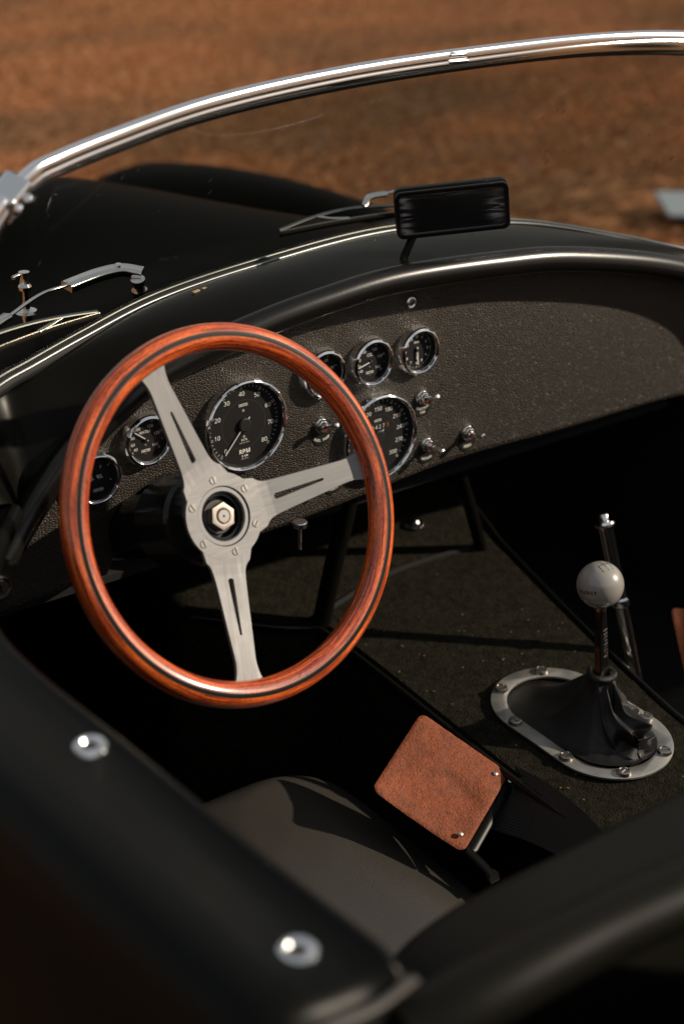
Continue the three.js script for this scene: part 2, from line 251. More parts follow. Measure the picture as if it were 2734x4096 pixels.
function gauge(name, u, v, R, draw, hands, label, small) {
  const g = dashPart(name, u, v, 0, label);
  const k = small ? R / 0.0282 : R / 0.052;
  const prof = small ? [[0.0222, -0.001], [0.0222, 0.0030], [0.0225, 0.0044], [0.0233, 0.0056], [0.0244, 0.0062], [0.0256, 0.0060], [0.0268, 0.0049], [0.0277, 0.0032], [0.0282, 0.0008], [0.0283, -0.008]] : [[0.0463, -0.001], [0.0463, 0.0030], [0.0466, 0.0044], [0.0474, 0.0056], [0.0486, 0.0062], [0.0498, 0.0058], [0.0509, 0.0047], [0.0516, 0.0030], [0.0520, 0.0006], [0.0521, -0.008]];
  mesh('bezel', lathe(prof.map((p) => [p[0] * k, p[1]]), 72), M.chrome, g);
  const ri = prof[0][0] * k * 1.005, zd = small ? -0.0035 : -0.0025;
  const face = mesh('dial', new THREE.CircleGeometry(ri, 64), std({ map: canvas(512, 512, (x) => { dialBase(x); draw(x); }), roughness: 0.62 }), g); face.position.z = zd;
  mesh('inner_wall', lathe([[ri * 0.999, 0.003], [ri * 0.975, 0.0028], [ri * 0.95, zd + 0.0003]], 56), M.black, g);
  for (const [deg, len, w, tail] of hands) { const h = mesh('needle', extrude(shape([[-w, -tail], [w, -tail], [w * 0.75, len], [-w * 0.75, len]]), 0.0006), M.white, g); h.position.z = zd + 0.0016; h.rotation.z = -deg * rad; }
  const cap = mesh('needle_hub', lathe(small ? [[0, 0.0028], [0.0016, 0.0026], [0.0021, 0.0012], [0.0021, 0.0002]] : [[0, 0.0042], [0.0065, 0.0040], [0.0076, 0.0030], [0.0078, 0.0006]], 32), M.black, g); cap.position.z = zd;
  const gl = mesh('cover_glass', new THREE.CircleGeometry(ri * 0.998, 64), M.dialGlass, g); gl.position.z = 0.0032;
  return g;
}
const TACH = (n) => -137 + n * 3.36, big = 256 / 0.0472;
gauge('rev_counter', 0, 0, 0.052, (x) => {
  x.lineWidth = 2; x.strokeStyle = '#4a4844'; x.beginPath(); x.arc(256, 256, 150, 0, 7); x.stroke(); x.strokeStyle = '#fbf8f0';
  for (let n = 0; n <= 80; n += 2) { if (n % 10) tick(x, TACH(n), 226, 240, 3); else { tick(x, TACH(n) - 1.3, 218, 242, 2.6); tick(x, TACH(n) + 1.3, 218, 242, 2.6); const [a, b] = pol(TACH(n), 190); put(x, String(n), 39, a, b); } }
  serif(x, 'SMITHS', 22, 256, 137); put(x, '8 CYL', 17, 258, 352, 600); put(x, 'NEGATIVE EARTH', 9, 258, 370); put(x, 'RPM', 38, 258, 424, 600); put(x, 'X 100', 18, 258, 452, 600); put(x, 'MADE IN UK', 9, 258, 470);
  x.lineWidth = 3; for (const y of [170, 332]) { x.beginPath(); x.arc(256, y, 6, 0, 7); x.stroke(); }
}, [[-139, 0.0385, 0.0007, 0.010]], 'large rev counter reading zero, framed by the upper spoke gap of the steering wheel');
const SPD = (n) => -137 + n * 0.915;
gauge('speedometer', 0.180, -0.0577, 0.052, (x) => {
  x.lineWidth = 2; x.strokeStyle = '#4a4844'; x.beginPath(); x.arc(256, 256, 140, 0, 7); x.stroke(); x.strokeStyle = '#fbf8f0';
  for (let n = 0; n <= 300; n += 10) { if (n % 30) tick(x, SPD(n), 222, 240, 3); else { tick(x, SPD(n) - 1.2, 216, 242, 2.6); tick(x, SPD(n) + 1.2, 216, 242, 2.6); const [a, b] = pol(SPD(n), 180); put(x, String(n), 37, a, b); } }
  serif(x, 'SMITHS', 20, 256, 150); x.fillStyle = '#000'; x.fillRect(170, 172, 178, 44); x.fillRect(210, 330, 92, 38); x.strokeStyle = '#3a3834'; x.lineWidth = 3; x.strokeRect(170, 172, 178, 44); x.strokeRect(210, 330, 92, 38);
  x.fillStyle = '#fbf8f0'; for (const [s, i] of [['0', 0], ['0', 1], ['4', 2], ['2', 3], ['7', 4]]) put(x, s, 34, 188 + i * 28, 195); x.fillStyle = '#e8762c'; put(x, '3', 34, 332, 195); x.fillStyle = '#fbf8f0'; put(x, '0 1 8', 28, 256, 350); put(x, 'km/h', 26, 256, 428, 600);
}, [[-139, 0.038, 0.0007, 0.010]], 'large speedometer partly hidden behind the wheel rim');
const TMP = [[40, -128], [60, -103], [80, -75], [100, -36], [120, 26], [130, 76], [140, 128]];
const temp = (word) => (x) => {
  for (const [n, a] of TMP) { tick(x, a - 2, 214, 244, 4); tick(x, a + 2, 214, 244, 4); const [p, q] = pol(a, n > 100 ? 160 : 172); put(x, String(n), 50, p, q); }
  for (const a of [-116, -89, -56, -8, 8, 52, 102]) tick(x, a, 226, 244, 4);
  put(x, word, word === 'OIL' ? 58 : 50, 256, 170, 500); put(x, '°C', 26, 256, 330); serif(x, 'SMITHS', 42, 256, 402); put(x, '- - - -', 18, 256, 436, 600);
};
gauge('water_temperature_gauge', -0.119, 0.0125, 0.0282, temp('WATER'), [[-52, 0.0165, 0.0006, 0.003]], 'round chrome gauge marked WATER left of the rev counter', true);
gauge('oil_temperature_gauge', 0.1688, 0.0334, 0.0282, temp('OIL'), [[-104, 0.0175, 0.0008, 0.002]], 'round chrome gauge marked OIL, middle of the upper row', true);
gauge('fuel_gauge', -0.1798, -0.0138, 0.0282, (x) => { for (const a of [-120, -60, 0, 60, 110]) tick(x, a, 205, 244, 7); put(x, 'E', 54, 100, 190); put(x, '1/2', 40, 200, 150); put(x, 'F', 54, 345, 150); put(x, 'FUEL', 66, 290, 262, 600); serif(x, 'SMITHS', 46, 300, 424); }, [[-112, 0.0175, 0.0006, 0.003]], 'round chrome gauge marked FUEL beside the left rim of the wheel', true);
gauge('dash_clock', 0.2351, 0.0326, 0.0282, (x) => { for (let n = 1; n <= 12; n++) { const [p, q] = pol(n * 30, 178); put(x, String(n), 46, p, q, 600); } for (let n = 0; n < 60; n++) tick(x, n * 6, n % 5 ? 226 : 216, 244, n % 5 ? 3 : 6); serif(x, 'SMITHS', 32, 256, 150); }, [[183, 0.0105, 0.0010, 0.003], [176, 0.0170, 0.0009, 0.004]], 'round chrome dashboard clock with both hands pointing down', true);
gauge('pressure_gauge', 0.1031, 0.0341, 0.0282, (x) => { [0, 20, 40, 60, 80, 100].forEach((n, i) => { const a = -125 + i * 50; tick(x, a, 210, 244, 6); const [p, q] = pol(a, 168); put(x, String(n), 48, p, q); }); put(x, 'OIL', 48, 256, 190); put(x, 'LB/SQ IN', 28, 256, 330); serif(x, 'SMITHS', 40, 256, 405); }, [[-125, 0.0175, 0.0006, 0.003]], 'round chrome gauge almost hidden behind the upper right rim', true);

function toggle(u, v, dir, lines, label) {
  const g = dashPart('toggle_switch', u, v, -0.0055, label);
  mesh('nut', lathe([[0.0034, 0.0100], [0.0052, 0.0100], [0.0060, 0.0086], [0.0061, 0.0060], [0.0074, 0.0054], [0.0079, 0.0042], [0.0079, 0.0026], [0.0094, 0.0022], [0.0098, 0.0012], [0.0098, -0.001]], 36), M.chromeWorn, g);
  const r = mesh('collar', lathe([[0, 0.0090], [0.0035, 0.0090], [0.0035, 0.0060]], 20), M.red, g);
  const lv = mesh('lever', lathe([[0.0019, -0.001], [0.0021, 0.004], [0.0028, 0.013], [0.0036, 0.0180], [0.0034, 0.0200], [0.0020, 0.0214], [0, 0.0218]], 20), M.chromeWorn, g);
  lv.position.z = 0.0075; lv.quaternion.setFromUnitVectors(V(0, 0, 1), V(...dir).normalize());
  const s = new THREE.Shape(); s.moveTo(-0.0125, 0.001); s.lineTo(0.0125, 0.001); s.lineTo(0.0125, -0.012); s.absarc(0, -0.0105, 0.0126, -0.1, Math.PI + 0.1, true); s.closePath();
  const pg = extrude(s, 0.0007); const P = pg.attributes.position, U = pg.attributes.uv; for (let i = 0; i < P.count; i++) U.setXY(i, (P.getX(i) + 0.014) / 0.028, (P.getY(i) + 0.0265) / 0.028);
  mesh('name_plate', pg, std({ roughness: 0.5, map: canvas(256, 256, (x) => {
    x.fillStyle = '#14120f'; x.fillRect(0, 0, 256, 256); x.fillStyle = '#dcd8cc'; x.textAlign = 'center'; x.textBaseline = 'middle';
    const cx = 128, cy = 13.7;
    lines.forEach((t, k) => { const big = t.length < 6 ? 46 : 40, rr = lines.length > 1 ? [128, 168][k] : 158; x.font = `bold ${lines.length > 1 ? 36 : big}px sans-serif`; const st = 23 / rr * (lines.length > 1 ? 1.0 : big / 40); [...t].forEach((ch, i) => { const a = (i - (t.length - 1) / 2) * st; x.save(); x.translate(cx + rr * Math.sin(a), cy + rr * Math.cos(a)); x.rotate(-a); x.fillText(ch, 0, 0); x.restore(); }); });
  }) }), g);
}
toggle(0.1035, -0.027, [0.12, 0.42, 1], ['FUEL PUMP'], 'chrome toggle switch marked FUEL PUMP, left of the wheel rim');
toggle(0.2465, -0.027, [0.05, 0.45, 1], ['ELECTRIC', 'FAN'], 'chrome toggle switch marked ELECTRIC FAN below the clock');
toggle(0.2545, -0.087, [0.05, -0.05, 1], ['WIPERS'], 'chrome toggle switch marked WIPERS right of the speedometer');
toggle(0.3165, -0.087, [0.05, 0.15, 1], ['HORN'], 'chrome toggle switch marked HORN, rightmost on the dashboard');
toggle(0.118, -0.0895, [0.1, 0.1, 1], ['LIGHTS'], 'chrome toggle switch marked LIGHTS under the right spoke');
function slotScrew(parent, r, h, p, turn, mat, nrm) { // raised slotted head with its slot sunk in
  const g = grp('screw', parent); g.position.copy(p); if (nrm) basis(g, ...nrm); g.rotateZ(turn);
  const w = r * 0.13, a = [[-w, 1], [w, 1]];
  const half = (s) => { const t0 = Math.asin(w / r), pts = []; for (let i = 0; i <= 16; i++) { const t = mix(-Math.PI / 2 + t0, Math.PI / 2 - t0, i / 16); pts.push([s * r * Math.cos(t), r * Math.sin(t)]); } return extrude(shape(s > 0 ? pts : pts.reverse()), h, r * 0.07, 2); };
  const both = mergeGeometries([strip(half(1)), strip(half(-1)), strip(new THREE.CircleGeometry(r, 24).translate(0, 0, h * 0.25))]);
  const m = new THREE.Mesh(both, mat); m.name = 'head'; m.castShadow = m.receiveShadow = true; g.add(m); return m;
}
const flat = (m, name) => { const g = m.parent, p = g.parent; m.position.copy(g.position); m.quaternion.copy(g.quaternion); m.name = name; p.remove(g); p.add(m); return m; };
{ const g = dashPart('panel_screw', 0.227, 0.089, -0.005, 'small chrome screw high on the leather dashboard');
  mesh('cup_washer', lathe([[0.003, 0.0012], [0.0052, 0.0022], [0.0066, 0.0012], [0.0068, -0.001]], 28), M.chromeWorn, g); mesh('head', lathe([[0.0009, 0.0016], [0.0012, 0.0026], [0.0030, 0.0024], [0.0036, 0.001]], 24), M.steel, g); }
{ const g = dashPart('panel_screw', -0.154, 0.036, -0.005, 'small chrome screw on the dashboard between fuel and water gauges');
  mesh('cup_washer', lathe([[0.003, 0.0012], [0.0052, 0.0022], [0.0066, 0.0012], [0.0068, -0.001]], 28), M.chromeWorn, g); mesh('head', lathe([[0.0009, 0.0016], [0.0012, 0.0026], [0.0030, 0.0024], [0.0036, 0.001]], 24), M.steel, g); }
{ const g = dashPart('ignition_lock', -0.293, -0.102, -0.005, 'round chrome key lock at the left end of the dashboard');
  mesh('escutcheon', lathe([[0.0098, 0.004], [0.0105, 0.0065], [0.0125, 0.0068], [0.0138, 0.0045], [0.0142, -0.002]], 40), M.chrome, g);
  mesh('barrel', lathe([[0, 0.0062], [0.0085, 0.0062], [0.0094, 0.0052], [0.0096, 0.0]], 36), M.steel, g);
  const k = mesh('keyhole', rbox(0.0022, 0.0088, 0.0008, 0.0003), M.black, g); k.position.set(0, 0, 0.0062); k.rotation.z = 0.1; }
{ const g = partGroup('adjuster_knob', V(0.052, -0.121, 0.026), 'small knurled chrome knob hanging under the dashboard');
  mesh('stem', lathe([[0.0022, -0.030], [0.0024, 0.002]], 16, false), M.steel, g); mesh('cap', lathe([[0, 0.004], [0.0075, 0.004], [0.0085, 0.003], [0.0085, -0.002], [0.0075, -0.003], [0, -0.003]], 32, false), M.chromeWorn, g); }
// --- steering wheel
const WS = 0.94, wheelAt = V(-0.128, -0.0007, 0.1740);
const E1 = V(0.9995, 0.0, -0.0318), E2 = V(-0.0133, 0.908, -0.4188).normalize(), EN = V().crossVectors(E1, E2).normalize();
const wheel = partGroup('steering_wheel', wheelAt, 'polished wooden steering wheel with three slotted aluminium spokes');
basis(wheel, E1, V().crossVectors(EN, E1).normalize(), EN); wheel.scale.setScalar(WS);
const RIM = 0.179, TUBE = 0.0138, HUBZ = -0.0234;
{
  const torus = (r0, r1, name, mat, ru, a0, a1) => mesh(name, grid(300, 40, (u, v) => { const t = u * 2 * Math.PI, a = mix(a0, a1, v), rr = mix(r0, r1, v); return V((RIM + rr * Math.cos(a)) * Math.cos(t), (RIM + rr * Math.cos(a)) * Math.sin(t), rr * Math.sin(a) * 0.98); }, (u, v) => [u * 3, v * ru]), mat, wheel);
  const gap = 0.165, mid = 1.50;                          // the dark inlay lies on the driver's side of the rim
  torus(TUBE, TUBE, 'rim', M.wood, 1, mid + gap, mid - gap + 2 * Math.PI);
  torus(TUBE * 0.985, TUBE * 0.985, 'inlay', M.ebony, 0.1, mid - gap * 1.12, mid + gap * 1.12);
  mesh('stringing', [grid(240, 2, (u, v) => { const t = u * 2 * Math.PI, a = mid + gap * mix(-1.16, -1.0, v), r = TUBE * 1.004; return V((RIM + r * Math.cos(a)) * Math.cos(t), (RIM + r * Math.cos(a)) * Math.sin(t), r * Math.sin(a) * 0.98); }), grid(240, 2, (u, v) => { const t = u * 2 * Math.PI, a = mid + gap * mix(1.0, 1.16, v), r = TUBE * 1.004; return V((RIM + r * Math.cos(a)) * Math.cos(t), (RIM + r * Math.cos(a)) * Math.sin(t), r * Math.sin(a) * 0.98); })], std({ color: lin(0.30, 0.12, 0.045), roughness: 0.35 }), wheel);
  const bend = (s) => HUBZ + sstep(0.050, 0.060, s) * 0 + Math.max(0, s - 0.056) * 0.0205 / 0.110;
  const halfW = (s) => mix(0.0192, 0.0122, clamp((s - 0.05) / 0.095)) + 0.0120 * Math.exp(-(s - 0.043) / 0.0052) + 0.0042 * Math.pow(clamp((s - 0.146) / 0.02), 2.2);
  const slotW = (s) => { const t = (s - 0.063) / (0.121 - 0.063); if (t <= 0 || t >= 1) return 0; return mix(0.0031, 0.0011, t) * Math.min(1, Math.sqrt(t / 0.03)) * Math.min(1, Math.sqrt((1 - t) / 0.02)); };
  const S = []; for (let s = 0.0; s <= 1.0001; s += 1 / 60) S.push(0.0438 + s * (0.1685 - 0.0438)); for (const s of [0.0630, 0.0633, 0.0640, 0.0650, 0.1185, 0.1200, 0.1207, 0.1210]) S.push(s); S.sort((a, b) => a - b);
  const th = 0.0042, bev = 0.0006, shapeSpoke = (side) => { // one half, closed section: slot wall, face, bevel, outer wall, back
    const rows = S.map((s) => { const a = slotW(s), b = halfW(s), z = bend(s), x0 = s < 0.05 ? (t) => Math.sqrt(Math.max(0, 0.0440 ** 2 - t * t)) : null; const g0 = a > 0 ? 1 : 0, sec = [[a, z - th], [a, z - bev * 0.6 * g0], [a + bev * 0.5 * g0, z], [mix(a, b, 0.35), z], [mix(a, b, 0.7), z], [b - bev, z], [b, z - bev], [b, z - th], [a, z - th]]; return sec.map(([w, zz]) => V(s <= 0.0439 ? Math.sqrt(Math.max(0, 0.0446 ** 2 - w * w)) - 0.0012 : Math.max(s, Math.sqrt(Math.max(0, 0.0446 ** 2 - w * w)) - 0.0012), side * w, zz)); });
    return grid(8, rows.length - 1, (u, v) => rows[Math.round(v * (rows.length - 1))][Math.round(u * 8)], (u, v, q) => [q.x, q.y], side > 0);
  };
  for (const deg of [107, 3, -101.8]) { const sp = mesh('spoke', toCreasedNormals(mergeGeometries([strip(shapeSpoke(1)), strip(shapeSpoke(-1))]), 0.5), M.alu, wheel); sp.rotation.z = deg * rad; }
  const disc = new THREE.Shape(); disc.absarc(0, 0, 0.0446, 0, Math.PI * 2); const hl = new THREE.Path(); hl.absarc(0, 0, 0.0308, 0, Math.PI * 2, true); disc.holes.push(hl);
  const dg = extrude(disc, 0.0042, 0, 1, 64); dg.translate(0, 0, HUBZ - 0.0042 + 0.0001); mesh('hub_plate', toCreasedNormals(dg, 0.5), M.alu, wheel);
  mesh('hub_ring', lathe([[0.0250, HUBZ - 0.0052], [0.0252, HUBZ - 0.0022], [0.0258, HUBZ - 0.0016], [0.0296, HUBZ - 0.0016], [0.0302, HUBZ - 0.0022], [0.0303, HUBZ - 0.006]], 64), M.alu, wheel);
  mesh('hub_cup', lathe([[0.0251, HUBZ - 0.004], [0.0244, HUBZ - 0.016], [0.0225, HUBZ - 0.0185], [0.0165, HUBZ - 0.0185], [0.0160, HUBZ - 0.0145], [0.0, HUBZ - 0.0145]], 64), M.darkSteel, wheel);
  mesh('washer', lathe([[0.0, HUBZ - 0.0122], [0.0172, HUBZ - 0.0122], [0.0180, HUBZ - 0.0130], [0.0180, HUBZ - 0.0170]], 48), M.darkSteel, wheel);
  const hex = new THREE.Shape(); for (let i = 0; i < 6; i++) { const a = (i * 60 + 14) * rad; hex[i ? 'lineTo' : 'moveTo'](0.0148 * Math.cos(a), 0.0148 * Math.sin(a)); } const hh = new THREE.Path(); hh.absarc(0, 0, 0.0080, 0, Math.PI * 2, true); hex.holes.push(hh);
  const ng = extrude(hex, 0.0085, 0.0010, 3, 32); ng.translate(0, 0, HUBZ - 0.0113); mesh('hub_nut', toCreasedNormals(ng, 0.5), M.nut, wheel);
  mesh('shaft_end', lathe([[0, HUBZ - 0.0026], [0.0010, HUBZ - 0.0026], [0.0014, HUBZ - 0.0008], [0.0064, HUBZ - 0.0006], [0.0076, HUBZ - 0.0020], [0.0076, HUBZ - 0.008]], 32), M.steel, wheel);
  const turns = [0.15, 0.2, -0.75, 0.1, 0.15, 0.35];
  for (let i = 0; i < 6; i++) { const a = (93 - 60 * i) * rad, p = V(0.0378 * Math.cos(a), 0.0378 * Math.sin(a), HUBZ - 0.0002); flat(slotScrew(wheel, 0.0040, 0.0008, p, turns[i], M.steel), 'screw'); }
}
{ const g = partGroup('steering_column', wheelAt.clone(), 'black steering column boss behind the wheel'); g.quaternion.copy(wheel.quaternion);
  mesh('boss', lathe([[0.020, HUBZ - 0.006], [0.038, HUBZ - 0.006], [0.0405, HUBZ - 0.009], [0.043, HUBZ - 0.030], [0.0465, HUBZ - 0.034], [0.047, HUBZ - 0.09], [0.040, HUBZ - 0.094], [0.034, HUBZ - 0.10], [0.030, HUBZ - 0.42]], 56), M.blackGloss, g); }

// --- windscreen
const screenUp = (t) => cTop.getPoint(t).sub(cFoot.getPoint(t)).normalize();
const onGlass = (u, v, h = 0) => { const a = cFoot.getPoint(u), b = cTop.getPoint(u), p = a.clone().lerp(b, v), n = cFoot.getTangent(u).cross(b.clone().sub(a)).normalize(); return p.addScaledVector(n, h); };
const screen = partGroup('windscreen', V(0, 0, 0), 'curved windscreen with bright chrome frame above the dashboard');
{
  mesh('glass', grid(90, 16, (u, v) => onGlass(mix(0.0, 1, u), mix(0.03, 0.985, v))), M.glass, screen);
  // top channel: two rounded lobes with a fine groove between them
  const prof = []; for (let i = 0; i < 72; i++) { const a = i / 72 * 2 * Math.PI, x = Math.cos(a), y = Math.sin(a); const w = 0.0088, lobe = 1 - 0.16 * Math.exp(-Math.pow((y - 0.30) / 0.10, 2)); prof.push([w * x * lobe * (y > 0.3 ? 0.86 : 1), 0.0118 * y]); }
  mesh('frame', sweep(cTop, prof, (t) => screenUp(t), 260), M.chromeRail, screen);
  mesh('frame_seal', sweep(cTop.getPoints(120).map((p, i) => p.clone().addScaledVector(screenUp(i / 120), -0.0135)), circle(0.0036, 10, 0.0042), (t) => screenUp(t), 140), M.rubber, screen);
  const f = (dy, dz) => new THREE.CatmullRomCurve3(FOOT.map((p) => V(p.x, p.y + dy, p.z + dz)), false, 'centripetal');
  mesh('foot_seal', sweep(f(0.001, 0), [[-0.010, -0.007], [0.0095, -0.008], [0.009, 0.001], [0.002, 0.0035], [-0.004, 0.0035], [-0.009, 0.001]], V(0, 1, 0.12).normalize(), 120), M.rubber, screen);
  mesh('foot_strip', sweep(f(0.0034, 0.0078), circle(0.0016, 18), V(0, 1, 0.1).normalize(), 320), M.strip, screen); mesh('foot_strip', sweep(f(0.0056, -0.0015), circle(0.0016, 18), V(0, 1, 0.1).normalize(), 320), M.strip, screen);
  // side clamp at the left corner, small clip on the top rail
  const q = 0.158, P = cTop.getPoint(q), T = cTop.getTangent(q), U = screenUp(q), S = T.clone().cross(U).normalize();
  const cl = mesh('corner_clamp', rbox(0.036, 0.026, 0.024, 0.004), M.chromeWorn, screen); cl.position.copy(P).addScaledVector(T, -0.020); basis(cl, T, U, S);
  for (const k of [0, 1]) { const b = mesh('clamp_bolt', lathe([[0, 0.004], [0.004, 0.0036], [0.005, 0.002], [0.005, -0.001]], 20), M.chrome, screen); b.position.copy(P).addScaledVector(T, -0.010 - k * 0.020).addScaledVector(S, 0.013); basis(b, T, U, S); }
  const q2 = 0.607, P2 = cTop.getPoint(q2), T2 = cTop.getTangent(q2), U2 = screenUp(q2), S2 = T2.clone().cross(U2).normalize();
  const c2 = mesh('rail_clip', [rbox(0.024, 0.004, 0.009, 0.0015).translate(0, 0.0090, 0.002), rbox(0.030, 0.004, 0.003, 0.0012).translate(0.003, 0.002, 0.0072)], M.chromeWorn, screen); c2.position.copy(P2); basis(c2, T2, U2, S2);
  const fly = []; for (let i = 0; i < 26; i++) { const u = 0.25 + 0.68 * rnd(), v = 0.15 + 0.7 * rnd(), L = 0.0015 + 0.005 * rnd() * rnd(), a = 0.7 + rnd() * 0.5, w = 0.0007; const p = onGlass(u, v, 0.0018), t = cFoot.getTangent(u), up = screenUp(u), d = t.clone().multiplyScalar(Math.cos(a)).addScaledVector(up, Math.sin(a)), e = t.clone().multiplyScalar(-Math.sin(a)).addScaledVector(up, Math.cos(a)); const g = new THREE.BufferGeometry().setFromPoints([p.clone().addScaledVector(d, -L), p.clone().addScaledVector(e, w), p.clone().addScaledVector(d, L), p.clone().addScaledVector(d, -L), p.clone().addScaledVector(d, L), p.clone().addScaledVector(e, -w)]); g.computeVertexNormals(); fly.push(strip(g)); }
  mesh('fly_marks', fly, std({ color: lin(0.03, 0.022, 0.015), roughness: 1, side: THREE.DoubleSide }), screen).userData.kind = 'stuff';
}
// --- rear-view mirror on the scuttle
{
  const tl = V(0.208, 0.214, -0.016), tr = V(0.308, 0.227, 0.052), br = V(0.295, 0.182, 0.070), bl = V(0.198, 0.169, 0.003);
  const c = tl.clone().add(tr).add(br).add(bl).multiplyScalar(0.25), X = tr.clone().sub(tl).add(br).sub(bl).normalize(), Y0 = tl.clone().sub(bl).add(tr).sub(br), N = X.clone().cross(Y0).normalize(), Yv = N.clone().cross(X);
  const mir = partGroup('rear_view_mirror', c, 'black rectangular rear-view mirror on a short stalk'); basis(mir, X, Yv, N); mir.rotateX(0.52);
  const w = 0.1225, h = 0.0530, rr = (w, h, r) => { const s = new THREE.Shape(), x = w / 2, y = h / 2; s.moveTo(-x + r, -y); s.lineTo(x - r, -y); s.absarc(x - r, -y + r, r, -Math.PI / 2, 0); s.lineTo(x, y - r); s.absarc(x - r, y - r, r, 0, Math.PI / 2); s.lineTo(-x + r, y); s.absarc(-x + r, y - r, r, Math.PI / 2, Math.PI); s.lineTo(-x, -y + r); s.absarc(-x + r, -y + r, r, Math.PI, 1.5 * Math.PI); return s; };
  const hs = extrude(rr(w, h, 0.008), 0.010, 0.004, 5, 10); hs.translate(0, 0, -0.0125); mesh('housing', toCreasedNormals(hs, 0.9), M.satin, mir);
  const rim = rr(w, h, 0.008); const hole = rr(w - 0.010, h - 0.010, 0.005); rim.holes.push(new THREE.Path(hole.getPoints(10).reverse())); const rg = extrude(rim, 0.0010, 0.0012, 3, 10); rg.translate(0, 0, 0.0030); mesh('rim', toCreasedNormals(rg, 0.9), M.blackGloss, mir);
  const clean = dataTex(256, 128, (u, v) => { const s = u < 0.5 ? u + 0.5 : u - 0.5, t = v < 0.5 ? v + 0.5 : v - 0.5, e = Math.exp(-Math.pow((s - 0.92) / 0.07, 2) - Math.pow((t - 0.45) / 0.25, 2)) + 0.7 * Math.exp(-Math.pow((s - 0.05) / 0.05, 2)) + 0.3 * Math.exp(-Math.pow((t - 0.95) / 0.06, 2)); return clamp(0.97 - 1.2 * e * sstep(0.35, 0.7, fbm(u, v, 6, 30, 3, 5))); });
  const face = mesh('mirror_glass', new THREE.ShapeGeometry(rr(w - 0.009, h - 0.009, 0.005), 10), std({ color: lin(0.34), metalness: 1, metalnessMap: rep(clean, 1 / (w - 0.009), 1 / (h - 0.009)), roughness: 0.09 }), mir); face.position.z = 0.0027;
  const st = partGroup('mirror_stalk', V(0, 0, 0), 'black stalk and foot carrying the mirror');
  mesh('stalk', sweep([V(0.206, 0.140, 0.001), V(0.214, 0.152, -0.001), V(0.228, 0.170, -0.004), V(0.242, 0.190, -0.002)], circle(0.0048, 12, 0.0034), V(0, 0.3, 1).normalize(), 16), M.satin, st);
  const ft = mesh('foot', extrude((() => { const s = new THREE.Shape(); s.absellipse(0, 0, 0.021, 0.0085, 0, Math.PI * 2); return s; })(), 0.003, 0.0015, 2, 32).rotateX(-Math.PI / 2), M.dash, st); ft.position.set(0.206, 0.136, 0.002); ft.rotation.set(0.1, -0.15, 0);
}
